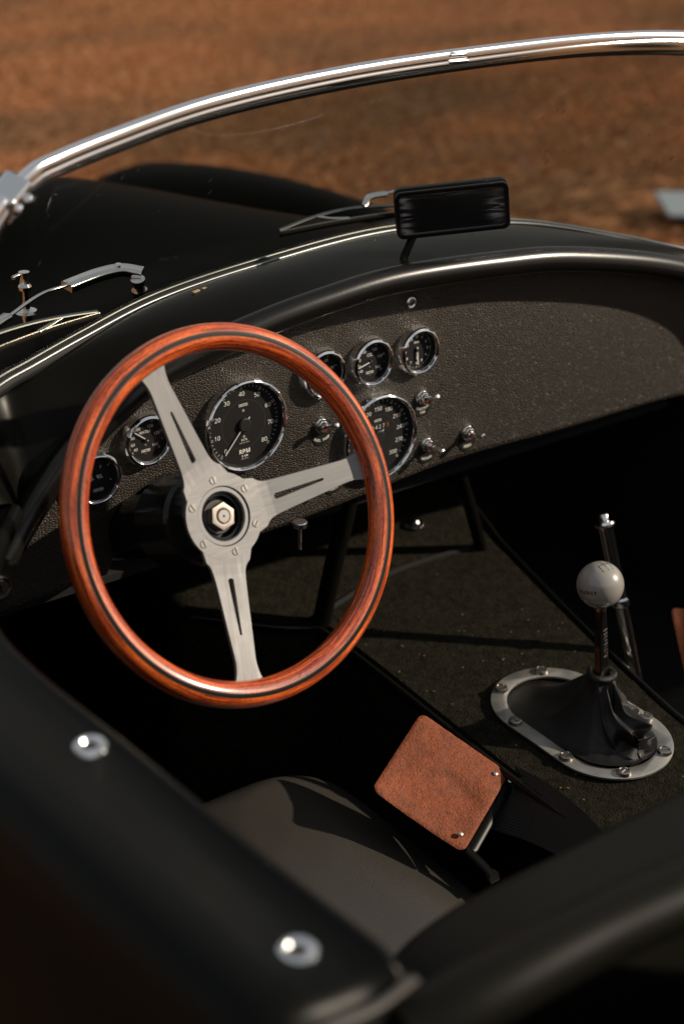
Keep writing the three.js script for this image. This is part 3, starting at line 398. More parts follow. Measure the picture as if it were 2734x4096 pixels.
// --- wipers
function blade(g, pts, back, n) {
  const rail = mesh('blade_rail', sweep(back, [[-0.0022, -0.0012], [0.0022, -0.0012], [0.0018, 0.0012], [-0.0018, 0.0012]], V(0, 1, 0.5).normalize(), 40), M.strip, g);
  mesh('rubber_blade', sweep(pts, [[-0.0014, -0.0050], [0.0014, -0.0050], [0.0022, 0.0015], [-0.0022, 0.0015]], V(0, 1, 0.5).normalize(), 40), M.rubber, g);
  mesh('blade_spine', sweep(pts.map((p) => p.clone().add(V(0, 0.0022, 0.0006))), circle(0.0009, 8), V(0, 1, 0.3).normalize(), 40), M.steel, g);
  return rail;
}
{
  const g = partGroup('windscreen_wiper', V(0, 0, 0), 'chrome wiper with its pivot post, left of the steering wheel');
  const post = mesh('pivot_post', lathe([[0.0085, -0.030], [0.0085, -0.004], [0.0072, -0.002], [0.0060, 0.0], [0.0060, 0.004], [0.0078, 0.005], [0.0078, 0.010], [0, 0.0105]], 32, false), M.chrome, g); post.position.set(-0.036, 0.120, -0.146); post.rotation.set(0.25, 0, 0.25);
  mesh('arm_head', sweep([V(-0.030, 0.134, -0.147), V(-0.046, 0.1365, -0.162), V(-0.070, 0.1365, -0.163), V(-0.100, 0.1345, -0.158), V(-0.118, 0.133, -0.154)], [[-0.0085, -0.004], [0.0085, -0.004], [0.0085, 0.0025], [0.006, 0.0042], [-0.006, 0.0042], [-0.0085, 0.0025]].map((p) => p), V(0, 1, 0.2).normalize(), 24), M.chrome, g);
  const b = mesh('arm_pin', lathe([[0, 0.004], [0.003, 0.0036], [0.0042, 0.002], [0.0042, -0.002]], 20, false), M.chrome, g); b.position.set(-0.050, 0.140, -0.163);
  mesh('arm_rod', tube([V(-0.108, 0.1345, -0.156), V(-0.122, 0.1345, -0.152), V(-0.151, 0.135, -0.143), V(-0.229, 0.135, -0.086), V(-0.30, 0.135, -0.036)], 0.0019, 30, 10), M.chrome, g);
  mesh('arm_ferrule', sweep([V(-0.215, 0.136, -0.0965), V(-0.27, 0.136, -0.057)], [[-0.0045, -0.003], [0.0045, -0.003], [0.0045, 0.003], [-0.0045, 0.003]], V(0, 1, 0), 4), M.chromeWorn, g);
  const pts = [V(-0.34, 0.128, -0.006), V(-0.258, 0.1275, -0.038), V(-0.19, 0.128, -0.058), V(-0.128, 0.128, -0.069)];
  blade(g, pts, [V(-0.34, 0.139, -0.012), V(-0.27, 0.1395, -0.042), V(-0.21, 0.1375, -0.060), V(-0.165, 0.1345, -0.067), V(-0.129, 0.131, -0.0705)]);
  mesh('blade_yoke', sweep([V(-0.172, 0.1345, -0.066), V(-0.188, 0.132, -0.060), V(-0.204, 0.130, -0.054)], [[-0.0018, -0.001], [0.0018, -0.001], [0.0018, 0.001], [-0.0018, 0.001]], V(0, 1, 0.3).normalize(), 8), M.chromeWorn, g);
  const g2 = partGroup('windscreen_wiper', V(0, 0, 0), 'chrome wiper lying behind the rear-view mirror');
  const p2 = [V(0.193, 0.125, -0.209), V(0.262, 0.130, -0.194), V(0.34, 0.132, -0.178), V(0.40, 0.130, -0.158), V(0.47, 0.122, -0.136)];
  blade(g2, p2, [V(0.194, 0.128, -0.2105), V(0.246, 0.137, -0.2085), V(0.288, 0.142, -0.198), V(0.336, 0.1445, -0.172), V(0.39, 0.142, -0.150), V(0.45, 0.13, -0.136)]);
  mesh('blade_yoke', sweep([V(0.246, 0.137, -0.2075), V(0.262, 0.1345, -0.197), V(0.281, 0.133, -0.190)], [[-0.0018, -0.001], [0.0018, -0.001], [0.0018, 0.001], [-0.0018, 0.001]], V(0, 1, 0.3).normalize(), 8), M.chromeWorn, g2);
  mesh('arm_head', sweep([V(0.297, 0.147, -0.182), V(0.306, 0.155, -0.186), V(0.330, 0.1575, -0.182)], [[-0.0035, -0.002], [0.0035, -0.002], [0.0035, 0.002], [-0.0035, 0.002]], V(0.1, 1, 0.4).normalize(), 10), M.chromeWorn, g2);
  mesh('arm_rod', tube([V(0.326, 0.1575, -0.182), V(0.350, 0.1595, -0.177), V(0.42, 0.155, -0.170), V(0.50, 0.13, -0.168)], 0.0019, 24, 10), M.chrome, g2);
  const w = partGroup('washer_jet', V(-0.132, 0.085, -0.222), 'small chrome washer jet on the scuttle, far left');
  mesh('base_flange', lathe([[0, 0.014], [0.004, 0.014], [0.0042, 0.008], [0.011, 0.006], [0.012, 0.0035], [0.006, 0.002], [0.005, -0.012]], 28, false), M.chrome, w);
  mesh('jet_stem', lathe([[0.0035, 0.010], [0.0035, 0.028], [0.007, 0.029], [0.0075, 0.033], [0.0055, 0.036], [0.0045, 0.044], [0.006, 0.045], [0.006, 0.049], [0, 0.050]], 24, false), M.chrome, w);
  mesh('jet_nozzle', tube([V(0, 0.046, 0), V(-0.008, 0.047, 0.002), V(-0.016, 0.046, 0.004)], 0.0022, 8, 10), M.chrome, w);
}
// --- doors: inner lip, nearly flat top, shoulder and outer skin
function doorSkin(edge, side, sec, n, endRound) {
  const c = new THREE.CatmullRomCurve3(edge.map((p) => V(...p)), false, 'centripetal'), sc = new THREE.CatmullRomCurve3(sec.map((p) => V(p[0], p[1], 0)), false, 'centripetal');
  return grid(n, 90, (u, v) => {
    const p = c.getPoint(u), T = c.getTangent(u); T.y = 0; T.normalize(); const out = V(T.z, 0, -T.x).multiplyScalar(-1); if (Math.sign(out.x) !== side) out.multiplyScalar(-1); out.lerp(V(side, 0, 0), 0.4).normalize();
    const q = sc.getPoint(v), e = endRound ? Math.max(0, (u - (1 - endRound)) / endRound) : 0, dip = 0.026 * (1 - Math.sqrt(Math.max(0, 1 - e * e)));
    return p.clone().addScaledVector(out, q.x).add(V(0, q.y - (q.y > -0.1 ? dip : 0), 0));
  }, (u, v) => [u * 0.8, v * 0.8], side > 0);
}
const DOORSEC = [[0.105, -0.62], [0.090, -0.30], [0.062, -0.07], [0.024, -0.030], [0.004, -0.020], [-0.0005, -0.012], [0.002, -0.0015], [0.0075, 0.0018], [0.014, -0.0008], [0.026, -0.0030], [0.048, -0.0005], [0.070, 0.0030], [0.085, 0.0015], [0.097, -0.0060], [0.107, -0.021], [0.115, -0.050], [0.124, -0.12], [0.130, -0.25], [0.12, -0.45], [0.09, -0.62]];
const DOORL = [[-0.302, 0.022, 0.083], [-0.345, 0.028, 0.140], [-0.388, 0.036, 0.205], [-0.425, 0.044, 0.270], [-0.442, 0.049, 0.325], [-0.449, 0.052, 0.380], [-0.451, 0.055, 0.437], [-0.450, 0.058, 0.526], [-0.447, 0.060, 0.686], [-0.439, 0.060, 0.818]];
const door = partGroup('driver_door', V(0, 0, 0), 'satin black driver door with two snap studs along its top');
mesh('door_skin', doorSkin(DOORL, -1, DOORSEC, 120, 0.03), M.paint, door);
{ // rear shut face of the door
  const c = new THREE.CatmullRomCurve3(DOORSEC.map((p) => V(p[0], p[1], 0)), false, 'centripetal').getPoints(60), s = shape(c.map((p) => [-0.439 - p.x, 0.034 + Math.min(p.y, 0.0) * 1]));
  const g = extrude(s, 0.004); g.translate(0, 0, 0.8175); mesh('shut_face', g, M.satin, door);
}
mesh('edge_strip', sweep([V(-0.443, 0.0555, 0.8195), V(-0.47, 0.0520, 0.8215), V(-0.505, 0.0545, 0.8225), V(-0.532, 0.050, 0.8225), V(-0.545, 0.030, 0.822)], [[-0.003, -0.001], [0.003, -0.003], [0.003, 0.0006], [-0.002, 0.0012]], V(0, 1, 0.3).normalize(), 24), std({ color: lin(0.11, 0.10, 0.09), metalness: 0.4, roughness: 0.55 }), door);  // thin strip, paler than the skin, along the door's rear top edge
for (const [p, k] of [[[-0.474, 0.0555, 0.514], 1], [[-0.485, 0.0575, 0.766], 1]]) {
  const s = grp('snap_stud', door); s.position.set(...p); s.rotation.set(0, 0, 0.02); s.scale.setScalar(1.14);
  mesh('cup_washer', lathe([[0.0045, 0.0005], [0.0062, 0.0030], [0.0084, 0.0036], [0.0100, 0.0022], [0.0108, -0.002]], 36, false), M.chromeWorn, s);
  mesh('screw_head', lathe([[0.0018, 0.0004], [0.0020, 0.0022], [0.0040, 0.0020], [0.0052, 0.0002]], 24, false), M.darkSteel, s);
  s.children[1].name = 'screw_head';
}
const doorR = partGroup('passenger_door', V(0, 0, 0), 'black passenger door beyond the transmission tunnel');
mesh('door_skin', doorSkin([[0.90, -0.14, 0.16], [0.935, -0.10, 0.22], [0.965, -0.05, 0.32], [0.985, -0.04, 0.45], [0.985, -0.03, 0.70], [0.98, -0.02, 0.86]], 1, DOORSEC, 60), M.paint, doorR);

// --- body behind the doors, cockpit tub
const hw = (x) => Math.abs(x - 0.26) / 0.9;
part('rear_deck', grid(80, 40, (u, v) => { const x = mix(-0.60, 1.16, u), z = mix(0.862 + 0.15 * sstep(0.24, 0.46, u) * sstep(1.0, 0.85, u), 2.3, v), e = Math.pow(Math.abs(u - 0.5) * 2, 10); return V(x, 0.035 + 0.05 * Math.sin(Math.PI * v) - 0.25 * e - 0.10 * sstep(0.05, 0.0, v) - 0.2 * v * v, z); }, (u, v) => [u * 1.7, v * 1.4]), phy({ color: lin(0.0035), roughness: 0.9, specularIntensity: 0.25 }), 'matt black cover over the tail of the car');
part('rear_flank', grid(1, 20, (u, v) => V(mix(-0.57, -0.60, v), mix(-0.02, -0.62, v), mix(0.828, 2.3, u)), null), M.paint);
part('rear_flank', grid(1, 20, (u, v) => V(mix(1.13, 1.16, v), mix(-0.08, -0.62, v), mix(0.86, 2.3, u)), null), M.paint);
part('cockpit_roll', sweep([V(-0.452, 0.020, 0.822), V(-0.41, 0.030, 0.830), V(-0.30, 0.034, 0.834), V(-0.18, 0.032, 0.850), V(-0.02, 0.022, 0.905), V(0.2, 0.006, 0.97), V(0.5, -0.01, 0.99), V(0.8, -0.02, 0.96), V(1.0, -0.03, 0.85)], circle(0.0225, 20, 0.020), V(0, 1, 0), 90), M.roll, 'padded black roll along the rear edge of the cockpit');
const tub = partGroup('cockpit_floor', V(0, 0, 0), 'dark carpeted footwells');
const pl = (w, h, p, r) => { const g = new THREE.BoxGeometry(w, h, 0.01); g.rotateX(r[0]); g.rotateY(r[1]); g.translate(...p); return g; };
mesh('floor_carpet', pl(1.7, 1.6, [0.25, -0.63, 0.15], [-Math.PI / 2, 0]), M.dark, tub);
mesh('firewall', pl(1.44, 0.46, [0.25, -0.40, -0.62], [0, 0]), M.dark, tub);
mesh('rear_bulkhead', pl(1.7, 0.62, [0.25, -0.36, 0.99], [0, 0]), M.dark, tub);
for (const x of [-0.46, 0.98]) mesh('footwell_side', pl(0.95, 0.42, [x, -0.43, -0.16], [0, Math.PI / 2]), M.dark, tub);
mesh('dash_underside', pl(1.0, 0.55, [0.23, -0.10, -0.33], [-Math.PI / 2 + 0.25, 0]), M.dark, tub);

// --- transmission tunnel in carpet
const TL = (z) => z > -0.07 ? mix(0.155, 0.147, sstep(-0.05, 0.3, z)) + 0.012 * sstep(0.35, 0.5, z) : mix(0.155, 0.02, clamp((-0.07 - z) / 0.11));
const TR = (z) => z > 0.32 ? 0.371 - 0.01 * (z - 0.32) : mix(0.371, 0.478, Math.pow(clamp((0.32 - z) / 0.436), 1.15)) + 0.25 * Math.max(0, -0.116 - z);
const TY = (x, z) => -0.340 - 0.05 * (z - 0.259) + 0.0207 * (x - 0.2695) + 0.16 * Math.max(0, -0.105 - z);
const tunnel = partGroup('transmission_tunnel', V(0, 0, 0), 'black carpeted transmission tunnel between the seats');
{
  const rr = 0.010, secN = 46;
  mesh('carpet', toCreasedNormals(grid(secN, 150, (u, v) => {
    const z = mix(-0.55, 0.83, v), a = TL(z), b = TR(z), w = b - a; // down the left side, over the top, down the right
    if (u < 0.2) { const t = u / 0.2; return V(a - 0.02 * (1 - t), mix(-0.62, TY(a, z) - rr, t), z); }
    if (u > 0.8) { const t = (u - 0.8) / 0.2; return V(b + 0.02 * t, mix(TY(b, z) - rr, -0.62, t), z); }
    const t = (u - 0.2) / 0.6, x = a + w * t, e = Math.min(t, 1 - t) * w, d = e < rr ? rr - Math.sqrt(Math.max(0, rr * rr - (rr - e) * (rr - e))) : 0; return V(x, TY(x, z) - d + 0.0015 * (fbm((x * 1.3 + 9) % 1, (z * 1.3 + 9) % 1, 8, 8, 3, 6) - 0.5), z);
  }, (u, v, q) => [q.x + (u < 0.2 || u > 0.8 ? q.y : 0), q.z]), 0.9), M.carpet, tunnel);
  const line = (f, dy, z0, z1) => { const a = []; for (let i = 0; i <= 40; i++) { const z = mix(z0, z1, i / 40); a.push(V(f(z), TY(f(z), z) + dy, z)); } return a; };
  mesh('edge_piping', tube(line((z) => TL(z) - 0.002, -0.003, -0.17, 0.8), 0.0042, 120, 10), M.vinyl, tunnel);
  mesh('edge_piping', tube(line((z) => TR(z) + 0.002, -0.003, -0.45, 0.8), 0.0042, 120, 10), M.vinyl, tunnel);
  // dark strip across the tunnel where its top starts to rise
  mesh('cross_strip', tube([V(0.152, TY(0.152, -0.088) + 0.001, -0.088), V(0.30, TY(0.3, -0.118) + 0.001, -0.118), V(0.45, TY(0.45, -0.110) + 0.001, -0.110)], 0.0035, 40, 8), M.dark, tunnel);
  const fl = mesh('floor_valve', lathe([[0, 0.006], [0.006, 0.0055], [0.008, 0.003], [0.013, 0.002], [0.014, -0.002]], 28, false), M.chromeWorn, tunnel); fl.position.set(0.392, TY(0.392, -0.185) + 0.003, -0.185);
  const bits = []; for (let i = 0; i < 90; i++) { const z = mix(-0.10, 0.62, rnd()), x = mix(TL(z) + 0.015, TR(z) - 0.015, rnd()), L = 0.0012 + 0.003 * rnd() * rnd(), a = rnd() * 6.3; const g = new THREE.BoxGeometry(L, 0.0006, 0.0009); g.rotateY(a); g.rotateZ((rnd() - 0.5) * 0.6); g.translate(x, TY(x, z) + 0.0018, z); bits.push(strip(g)); }
  const lb = mesh('leaf_litter', bits, std({ color: lin(0.30, 0.17, 0.08), roughness: 0.9 }), scene); lb.position.copy(OFF).add(car.position); lb.userData = { kind: 'stuff', label: 'tiny dry crumbs of leaf scattered over the black tunnel carpet' };
}
part('dash_hoop_leg', tube([V(0.157, -0.345, -0.080), V(0.172, -0.26, -0.074), V(0.190, -0.17, -0.068), V(0.205, -0.09, -0.07)], 0.0115, 20, 14), M.satin, 'black tubular dashboard support, left leg');
part('dash_hoop_leg', tube([V(0.452, -0.345, -0.108), V(0.425, -0.28, -0.10), V(0.385, -0.19, -0.09), V(0.345, -0.10, -0.08)], 0.0085, 20, 14), M.satin, 'black tubular dashboard support, right leg');

// --- gear lever: oval ring, gaiter, lever and ball
const gear = partGroup('gear_lever', V(0.2695, -0.3348, 0.2587), 'white ball gear lever in a black leather gaiter with oval aluminium ring');
{
  const ringG = grp('gaiter_ring', gear); ringG.rotation.order = 'YXZ'; ringG.rotation.set(0.04995, 0.01516, 0.02067);
  const L = 0.0425, oval = (R, rev) => { const s = new THREE.Shape(); s.absarc(0, -L, R, Math.PI, 2 * Math.PI); s.absarc(0, L, R, 0, Math.PI); s.closePath(); return s; };
  const s = oval(0.0712), h = new THREE.Path(oval(0.0532).getPoints(32).reverse()); s.holes.push(h);
  const rg = extrude(s, 0.0016, 0.0006, 2, 40); rg.rotateX(-Math.PI / 2); rg.translate(0, -0.0012, 0);
  const plate = mesh('plate', toCreasedNormals(rg, 0.5), M.aluPlate, ringG);
  const r = 0.0623, A = 0.0398, ph = 0.5306, spots = [[r * Math.sin(ph), -(L + r * Math.cos(ph)), 0.2], [-r * Math.sin(ph), -(L + r * Math.cos(ph)), 1.2], [-r, -A, 0.1], [-r, A, -0.9], [-r * Math.sin(ph), L + r * Math.cos(ph), -1.35], [r * Math.sin(ph), L + r * Math.cos(ph), 1.1], [r, A, 0.0], [r, -A, 0.5]];
  for (const [x, z, t] of spots) {
    const c = mesh('cup_washer', lathe([[0.0048, 0.0022], [0.0056, 0.0042], [0.0070, 0.0036], [0.0080, 0.0010], [0.0081, -0.001]], 36, false), M.steel, ringG); c.position.set(x, 0.0012, z);
    const sc = slotScrew(ringG, 0.0050, 0.0008, V(x, 0.0036, z), t, M.steel, [V(1, 0, 0), V(0, 0, -1), V(0, 1, 0)]); flat(sc, 'screw');
  }
  // gaiter: from the oval up to the neck, sagging, with gathered folds behind
  const neck = V(0.0008, 0.0735, 0.0245), rimPt = (a, R) => { const cx = Math.sin(a), cz = Math.cos(a); return V(R * cx, 0, cz > 0 ? L * sstep(0, 0.35, cz) + R * cz : -L * sstep(0, 0.35, -cz) + R * cz); };
  mesh('gaiter', grid(220, 70, (u, v) => {
    const a = u * 2 * Math.PI, p = rimPt(a, 0.0536), t = v;
    const k = Math.pow(t, 0.74), fr = Math.exp(-Math.pow(Math.atan2(Math.sin(a - 2.75), Math.cos(a - 2.75)) / 0.75, 2)), sag = Math.pow(t, 2.3 - 1.25 * fr);
    const nr = 0.0118 + 0.0026 * Math.sin(a * 5 + 1) * sstep(0.8, 1, t);
    const q = V(neck.x + nr * Math.sin(a), neck.y, neck.z + nr * Math.cos(a));
    const o = V(mix(p.x, q.x, k), 0, mix(p.z, q.z, k)); o.y = mix(-0.0005, neck.y, sag);
    const back = Math.exp(-Math.pow((Math.atan2(Math.sin(a - 0.35), Math.cos(a - 0.35))) / 0.75, 2)), side = Math.exp(-Math.pow((Math.atan2(Math.sin(a - 1.75), Math.cos(a - 1.75))) / 0.45, 2)), env = Math.sin(Math.PI * Math.min(1, t * 1.02));
    const rdir = V(Math.sin(a), 0, Math.cos(a));
    const f1 = Math.sin(a * 6 + t * 5.5 + 0.6), f2 = Math.sin(t * 15 - a * 2.2), rdg = (x) => 1 - 2 * Math.abs(x);
    const d = env * (back * (0.0105 * rdg(Math.abs(f1)) + 0.0085 * f2 + 0.015) + side * (0.019 * env + 0.004 * f2) + 0.0016 * Math.sin(a * 4 + 3 * t));
    o.addScaledVector(rdir, d); o.y += env * (back * 0.0075 * (f1 * 0.6 + f2 * 0.7 + 0.5) + side * 0.008);
    o.y += 0.003 * sstep(0.90, 0.97, t) * Math.sin(Math.PI * clamp((t - 0.88) / 0.12));
    return o;
  }, (u, v) => [u * 3, v]), M.boot, gear);
  mesh('gaiter_collar', new THREE.TorusGeometry(0.0128, 0.0042, 14, 60).rotateX(Math.PI / 2).translate(neck.x, neck.y - 0.001, neck.z), M.boot, gear);
  const K = V(0.0005, 0.1768, 0.0113), dir = K.clone().sub(neck).normalize(), X = V(1, 0, 0).addScaledVector(dir, -dir.x).normalize(), Z = V().crossVectors(X, dir);
  // flat bar facing the driver's side: wide across the diagonal seen from the left rear
  const bar = [], bl = 0.088; const yaw = 0.35, Xr = X.clone().multiplyScalar(Math.cos(yaw)).addScaledVector(Z, -Math.sin(yaw)), Zr = V().crossVectors(Xr, dir);
  const st = mesh('lever_bar', toCreasedNormals(grid(24, 40, (u, v) => { const a = u * 2 * Math.PI, w = mix(0.0098, 0.0056, sstep(0.55, 0.95, v)), d = mix(0.0050, 0.0050, v), ca = Math.cos(a), sa = Math.sin(a), e = 0.45; return neck.clone().addScaledVector(dir, -0.012 + v * bl).addScaledVector(Xr, w * Math.sign(ca) * Math.pow(Math.abs(ca), e)).addScaledVector(Zr, d * Math.sign(sa) * Math.pow(Math.abs(sa), e)); }, null, true), 0.8), M.darkSteel, gear);
  const font = await new FontLoader().loadAsync('fonts/droid/droid_sans_bold.typeface.json');
  const tg = new TextGeometry('HURST', { font, size: 0.0082, depth: 0.0006, curveSegments: 3 }); tg.computeBoundingBox(); tg.translate(-tg.boundingBox.max.x / 2, -0.0041, 0); const tm = mesh('raised_lettering', tg, M.steel, gear); basis(tm, dir.clone().negate(), Xr, Zr.clone()); { const c = V().crossVectors(dir.clone().negate(), Xr); basis(tm, dir.clone().negate(), Xr, c); const s = c.dot(V(-0.5, 0.4, 0.75)) > 0 ? 1 : -1; if (s < 0) basis(tm, dir.clone().negate(), Xr.clone().negate(), c.clone().negate()); tm.position.copy(neck).addScaledVector(dir, 0.036).addScaledVector(c, s * 0.0050); }
  const R = 0.0254; const ball = mesh('ball_knob', new THREE.SphereGeometry(R, 72, 48), M.knob, gear); ball.position.copy(K);
  mesh('knob_collar', lathe([[0.0062, -0.004], [0.0066, 0.003]], 24, false), M.steel, gear).position.copy(K).addScaledVector(dir, -R);
  // printed marks: small patches of the same lacquer hugging the ball
  const camR = V(0.7936, 0.0, 0.6084), camU = V(0.2624, 0.9022, -0.3423), camB = V(-0.5489, 0.4313, 0.7160);
  const patch = (name, n, up, w, h, tex, lift) => { const r = V().crossVectors(up, n).normalize(), u2 = V().crossVectors(n, r); const g = grid(24, 24, (u, v) => { const a = (u - 0.5) * w / R, b = (v - 0.5) * h / R; return n.clone().addScaledVector(r, Math.tan(a)).addScaledVector(u2, Math.tan(b)).normalize().multiplyScalar(R + lift); }); const m = mesh(name, g, phy({ map: tex, roughness: 0.30, clearcoat: 1, clearcoatRoughness: 0.04 }), gear); m.position.copy(K); return m; };
  const bg = '#9a968e';
  const tx1 = canvas(256, 128, (x) => { x.fillStyle = bg; x.fillRect(0, 0, 256, 128); x.fillStyle = '#15110e'; x.font = 'bold 72px sans-serif'; x.textAlign = 'center'; x.textBaseline = 'middle'; x.save(); x.translate(128, 64); x.scale(0.98, 0.9); x.fillText('HURST', 0, 0); x.restore(); });
  const nTxt = camR.clone().multiplyScalar(-0.66).addScaledVector(camU, -0.32).addScaledVector(camB, 0.68).normalize();
  patch('maker_lettering', nTxt, camU.clone().applyAxisAngle(nTxt, -0.12), 0.0270, 0.0115, tx1, 0.00008);
  const tx2 = canvas(256, 256, (x) => {
    x.fillStyle = bg; x.fillRect(0, 0, 256, 256); x.strokeStyle = x.fillStyle = '#15110e'; x.lineWidth = 10; x.font = 'bold 40px sans-serif'; x.textAlign = 'center'; x.textBaseline = 'middle';
    const l = (...p) => { x.beginPath(); x.moveTo(p[0], p[1]); for (let i = 2; i < p.length; i += 2) x.lineTo(p[i], p[i + 1]); x.stroke(); };
    l(60, 128, 196, 128); l(128, 70, 128, 186); l(196, 70, 196, 186); l(60, 128, 60, 186);
    put(x, 'R', 40, 60, 210, 600); put(x, '2', 40, 128, 212, 600); put(x, '4', 40, 196, 212, 600); put(x, '1', 40, 128, 46, 600); put(x, '3', 40, 196, 46, 600);
  });
  const nPat = camR.clone().multiplyScalar(0.04).addScaledVector(camU, 0.86).addScaledVector(camB, 0.50).normalize();
  patch('shift_pattern', nPat, camU.clone().multiplyScalar(0.5).addScaledVector(camB, -0.86).addScaledVector(camR, 0).applyAxisAngle(nPat, 0.55), 0.0260, 0.0260, tx2, 0.00006);
}
// --- handbrake
{
  const a = V(0.42, -0.176, 0.127), b = V(0.425, -0.385, 0.205), d = a.clone().sub(b).normalize(), L = a.distanceTo(b);
  const g = partGroup('handbrake', b, 'chrome handbrake lever with push button, right of the gear lever'); g.quaternion.setFromUnitVectors(V(0, 1, 0), d);
  mesh('lever_tube', lathe([[0.0076, -0.05], [0.0078, L * 0.50]], 36, false), M.chrome, g);
  mesh('collar', lathe([[0.0078, L * 0.495], [0.0106, L * 0.505], [0.0110, L * 0.52], [0.0106, L * 0.54], [0.0086, L * 0.55]], 36, false), M.chrome, g);
  mesh('grip', lathe([[0.0086, L * 0.545], [0.0088, L * 0.93], [0.0094, L * 0.945], [0.0118, L * 0.95], [0.0122, L * 0.962], [0.0110, L * 0.974], [0.0064, L * 0.978]], 36, false), M.chrome, g);
  mesh('button', lathe([[0.0056, L * 0.97], [0.0058, L * 1.01], [0.0050, L * 1.016], [0, L * 1.017]], 28, false), M.chromeWorn, g);
}
// --- seats
function superbox(c, s, e, disp, n = 90) {
  const pw = (x, k) => Math.sign(x) * Math.pow(Math.abs(x), k);
  return grid(n, n, (u, v) => { const a = u * 2 * Math.PI, b = (v - 0.5) * Math.PI, cb = pw(Math.cos(b), e[1]); const p = V(s[0] / 2 * cb * pw(Math.cos(a), e[0]), s[1] / 2 * pw(Math.sin(b), e[1]), s[2] / 2 * cb * pw(Math.sin(a), e[0])); if (disp) disp(p); return p.add(V(...c)); }, (u, v, q) => [q.x - 0.6 * q.y, q.z + 0.6 * q.y], true);
}
const crease = (p) => { if (p.z < 0) p.z *= 0.30; if (p.y > 0) { p.y += 0.006 * (fbm((p.x * 1.7 + 5) % 1, (p.z * 1.7 + 5) % 1, 5, 5, 3, 13) - 0.5) + 0.045 * sstep(0.05, 0.20, -p.x) + 0.012 * sstep(0.10, 0.2, p.x); } };
const seat = partGroup('driver_seat', V(-0.10, -0.455, 0.40), 'worn black leather driver seat below the steering wheel');
mesh('cushion', superbox([0, -0.14, -0.27], [0.44, 0.46, 0.80], [0.5, 1.0], crease, 120), M.seat, seat);
{ const bk = mesh('backrest', superbox([0, 0, 0], [0.52, 0.46, 0.10], [0.30, 0.34]), M.roll, seat); bk.position.set(-0.010, 0.158, 0.318); bk.rotation.x = -0.10;
  const bolster = mesh('seam_roll', sweep([V(-0.20, 0.02, 0.235), V(-0.05, 0.035, 0.245), V(0.10, 0.035, 0.25), V(0.2, 0.02, 0.24)], circle(0.022, 16), V(0, 1, 0), 40), M.seat, seat); bolster.name = 'seam_roll'; }
{ const s2 = seat.clone(); s2.name = 'passenger_seat'; s2.userData = { label: 'black leather passenger seat at the right edge' }; s2.position.copy(V(0.66, -0.525, 0.46).add(OFF)); car.add(s2); }

// --- lap belt with suede pad, lying on the driver seat
const rectPad = (name, label, A, B, D, group) => {
  const X = B.clone().sub(A), w = X.length(); X.normalize(); const Y0 = D.clone().sub(A), h = Y0.length(), N = V().crossVectors(Y0, X).normalize(); if (N.y < 0) N.negate(); const Y = V().crossVectors(N, X);
  const o = grp(name); o.position.copy(A.clone().add(B).add(D).add(B.clone().add(D).sub(A)).multiplyScalar(0.25)).add(OFF).add(car.position); basis(o, X, Y, N); tag(o, label, 'seat belt', group); return [o, w, h, Y.dot(Y0) > 0 ? 1 : -1, X, Y, N];
};
function pad(o, w, h) {
  const r = 0.009, f = (u, v) => { const x = (u - 0.5) * w, y = (v - 0.5) * h; return [x, y]; };
  const n = 60, top = (s) => grid(n, n, (u, v) => { // map the square onto a rounded rectangle
    let x = (u - 0.5) * w, y = (v - 0.5) * h; const ix = w / 2 - r, iy = h / 2 - r, ax = Math.abs(x), ay = Math.abs(y); if (ax > ix && ay > iy) { const dx = ax - ix, dy = ay - iy, m = Math.max(dx, dy), l = Math.hypot(dx, dy); x = Math.sign(x) * (ix + dx * m / l); y = Math.sign(y) * (iy + dy * m / l); }
    const ed = Math.max(Math.abs((u - 0.5) * 2), Math.abs((v - 0.5) * 2)), z = -0.0040 * Math.exp(-Math.pow((x - w * 0.22) / 0.020, 2) - Math.pow((y - 0.004) / 0.013, 2)) + 0.004 * (x / w) * (x / w) + 0.0028 * Math.sin(y * 40 + x * 18) + 0.0020 * (fbm(u * 0.999, v * 0.999, 6, 6, 3, 8) - 0.5);
    return V(x, y, z + s * 0.0016 * Math.sqrt(Math.max(0, 1 - Math.pow(ed, 24))));
  }, (u, v, q) => [q.x, q.y], s < 0);
  return mesh('suede_pad', [top(1), top(-1)], M.suede, o);
}
const rivet = (o, x, y, z) => { const m = mesh('rivet', lathe([[0, 0.0022], [0.0016, 0.0020], [0.0027, 0.0011], [0.0031, -0.001]], 20), M.steel, o); m.position.set(x, y, z); return m; };
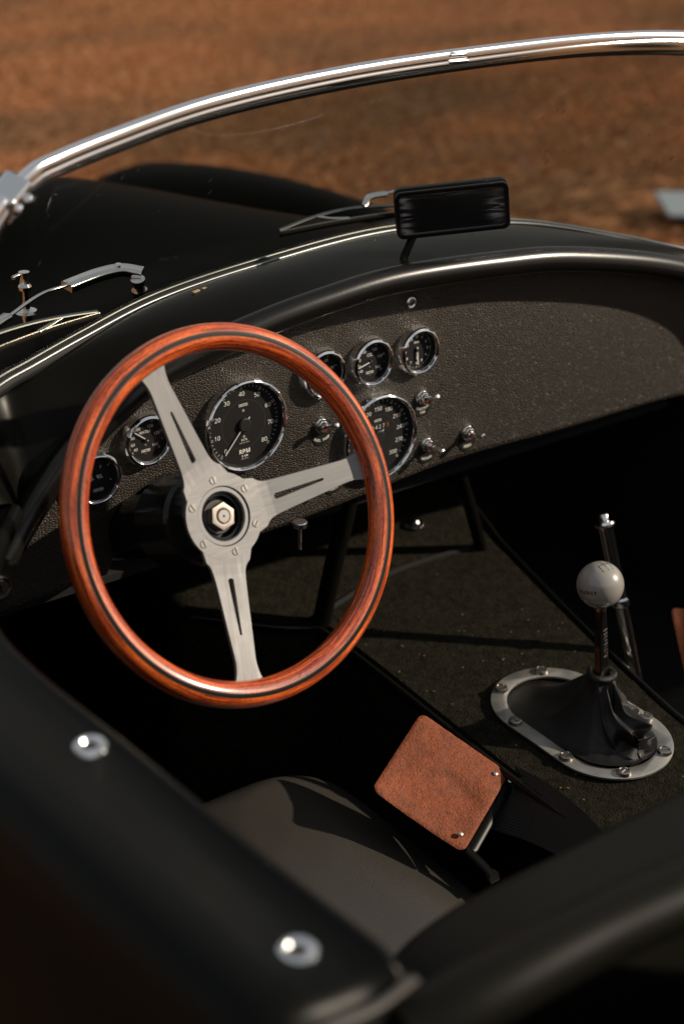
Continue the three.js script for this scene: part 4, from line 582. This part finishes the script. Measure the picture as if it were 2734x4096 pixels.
{
  const A = V(0.098, -0.300, 0.186), B = V(0.152, -0.350, 0.273), D = V(-0.008, -0.327, 0.233);
  const [o, w, h, sy] = rectPad('lap_belt', 'open lap belt buckle with rust brown suede pad on the driver seat', A, B, D, null);
  pad(o, w, h);
  rivet(o, w / 2 - 0.013, sy * -(h / 2 - 0.014), 0.004); rivet(o, w / 2 - 0.013, sy * (h / 2 - 0.014), 0.004);
  const yA = sy * -h / 2, yB = sy * h / 2, zz = -0.0035;
  mesh('buckle_frame', [sweep([V(w / 2 + 0.006, yA - sy * 0.002, zz), V(w / 2 + 0.006, yB - sy * 0.006, zz)], [[-0.0022, -0.006], [0.0022, -0.006], [0.0032, 0.0055], [-0.0032, 0.0055]], V(1, 0, 0), 20),
    sweep([V(w / 2 + 0.001, yB - sy * 0.006, zz), V(w / 2 + 0.012, yB - sy * 0.004, zz), V(w / 2 + 0.024, yB - sy * 0.001, zz), V(w / 2 + 0.038, yB + sy * 0.004, zz)], [[-0.003, -0.0045], [0.003, -0.0045], [0.003, 0.0045], [-0.003, 0.0045]], V(0, 1, 0), 16)], M.satin, o);
  const tip = mesh('buckle_tip', extrude(shape([[0, -0.005], [0.010, -0.011], [0.016, 0.0], [0.012, 0.008], [0, 0.006]]), 0.003, 0.001, 2), M.satin, o); tip.position.set(w / 2 + 0.030, yB + sy * 0.002, zz - 0.002);
  const tab = mesh('corner_tab', extrude(shape([[-0.002, -0.006], [0.016, -0.004], [0.014, 0.004], [0, 0.008]]), 0.0016, 0.0005, 2), M.chromeWorn, o); tab.position.set(w / 2 - 0.001, yA + sy * 0.005, zz + 0.001);
  // woven strap, running back from the frame along the tunnel side
  const web = dataTex(256, 256, (u, v) => clamp(0.5 + 0.5 * Math.sin((u + v * 0.5) * 2 * Math.PI * 20) * Math.sin((u - v * 0.5) * 2 * Math.PI * 20)));
  const wm = std({ color: lin(0.055, 0.050, 0.043), roughness: 0.6, bumpMap: rep(web, 1 / 0.045, 1 / 0.045), bumpScale: 0.0022 });
  const p0 = V(0.160, -0.345, 0.262), p1 = V(0.156, -0.338, 0.330), p2 = V(0.153, -0.345, 0.40), p3 = V(0.15, -0.372, 0.48), dn = V(-0.050, -0.050, 0.024);
  const c = new THREE.CatmullRomCurve3([p0, p1, p2, p3]);
  const gw = grid(60, 16, (u, v) => { const p = c.getPoint(u), bow = 0.012 * Math.sin(Math.PI * u); return p.clone().addScaledVector(dn, v * (1 - 0.55 * u)).add(V(0, bow * (1 - v) * 0.4, 0)); }, (u, v) => [u * 0.3, v * 0.05]);
  const ws = mesh('webbing', gw, wm, o); o.updateMatrixWorld(true); const inv = o.matrixWorld.clone().invert(); ws.geometry.applyMatrix4(inv.multiply(new THREE.Matrix4().makeTranslation(OFF.x + car.position.x, OFF.y + car.position.y, OFF.z + car.position.z)));
}
{
  const A = V(0.531, -0.325, 0.147), B = V(0.448, -0.385, 0.274), D = V(0.626, -0.33, 0.212);
  const [o, w, h, sy] = rectPad('lap_belt', 'rust brown suede belt pad at the right edge, beyond the handbrake', A, B, D, null);
  pad(o, w, h); rivet(o, w / 2 - 0.013, sy * -(h / 2 - 0.014), 0.004); rivet(o, w / 2 - 0.013, sy * (h / 2 - 0.014), 0.004);
  mesh('buckle_frame', sweep([V(w / 2 + 0.006, sy * -h / 2 - sy * 0.002, -0.0035), V(w / 2 + 0.006, sy * h / 2, -0.0035)], [[-0.0022, -0.006], [0.0022, -0.006], [0.0032, 0.0055], [-0.0032, 0.0055]], V(1, 0, 0), 20), M.satin, o);
}
// --- pale sheet lying on the grass
{
  const g = new THREE.BoxGeometry(0.62, 0.012, 0.22, 1, 1, 1); const b = mesh('metal_sheet', rbox(0.62, 0.012, 0.24, 0.004), std({ color: lin(0.33, 0.39, 0.44), roughness: 0.6 })); b.position.set(3.27, 0.05, -1.98); b.rotation.set(0.05, -0.62, 0.0);
  tag(b, 'pale grey flat sheet lying on the grass at the right edge', 'sheet');
}
scene.traverse((o) => { if (o.isMesh) { o.castShadow = o.receiveShadow = true; } });
car.traverse((o) => { if (o.isMesh && (o.material === M.glass || o.material === M.dialGlass)) o.castShadow = false; });
camera.far = 400; camera.updateProjectionMatrix();
renderer.setSize(683, 1024);
renderer.render(scene, camera);
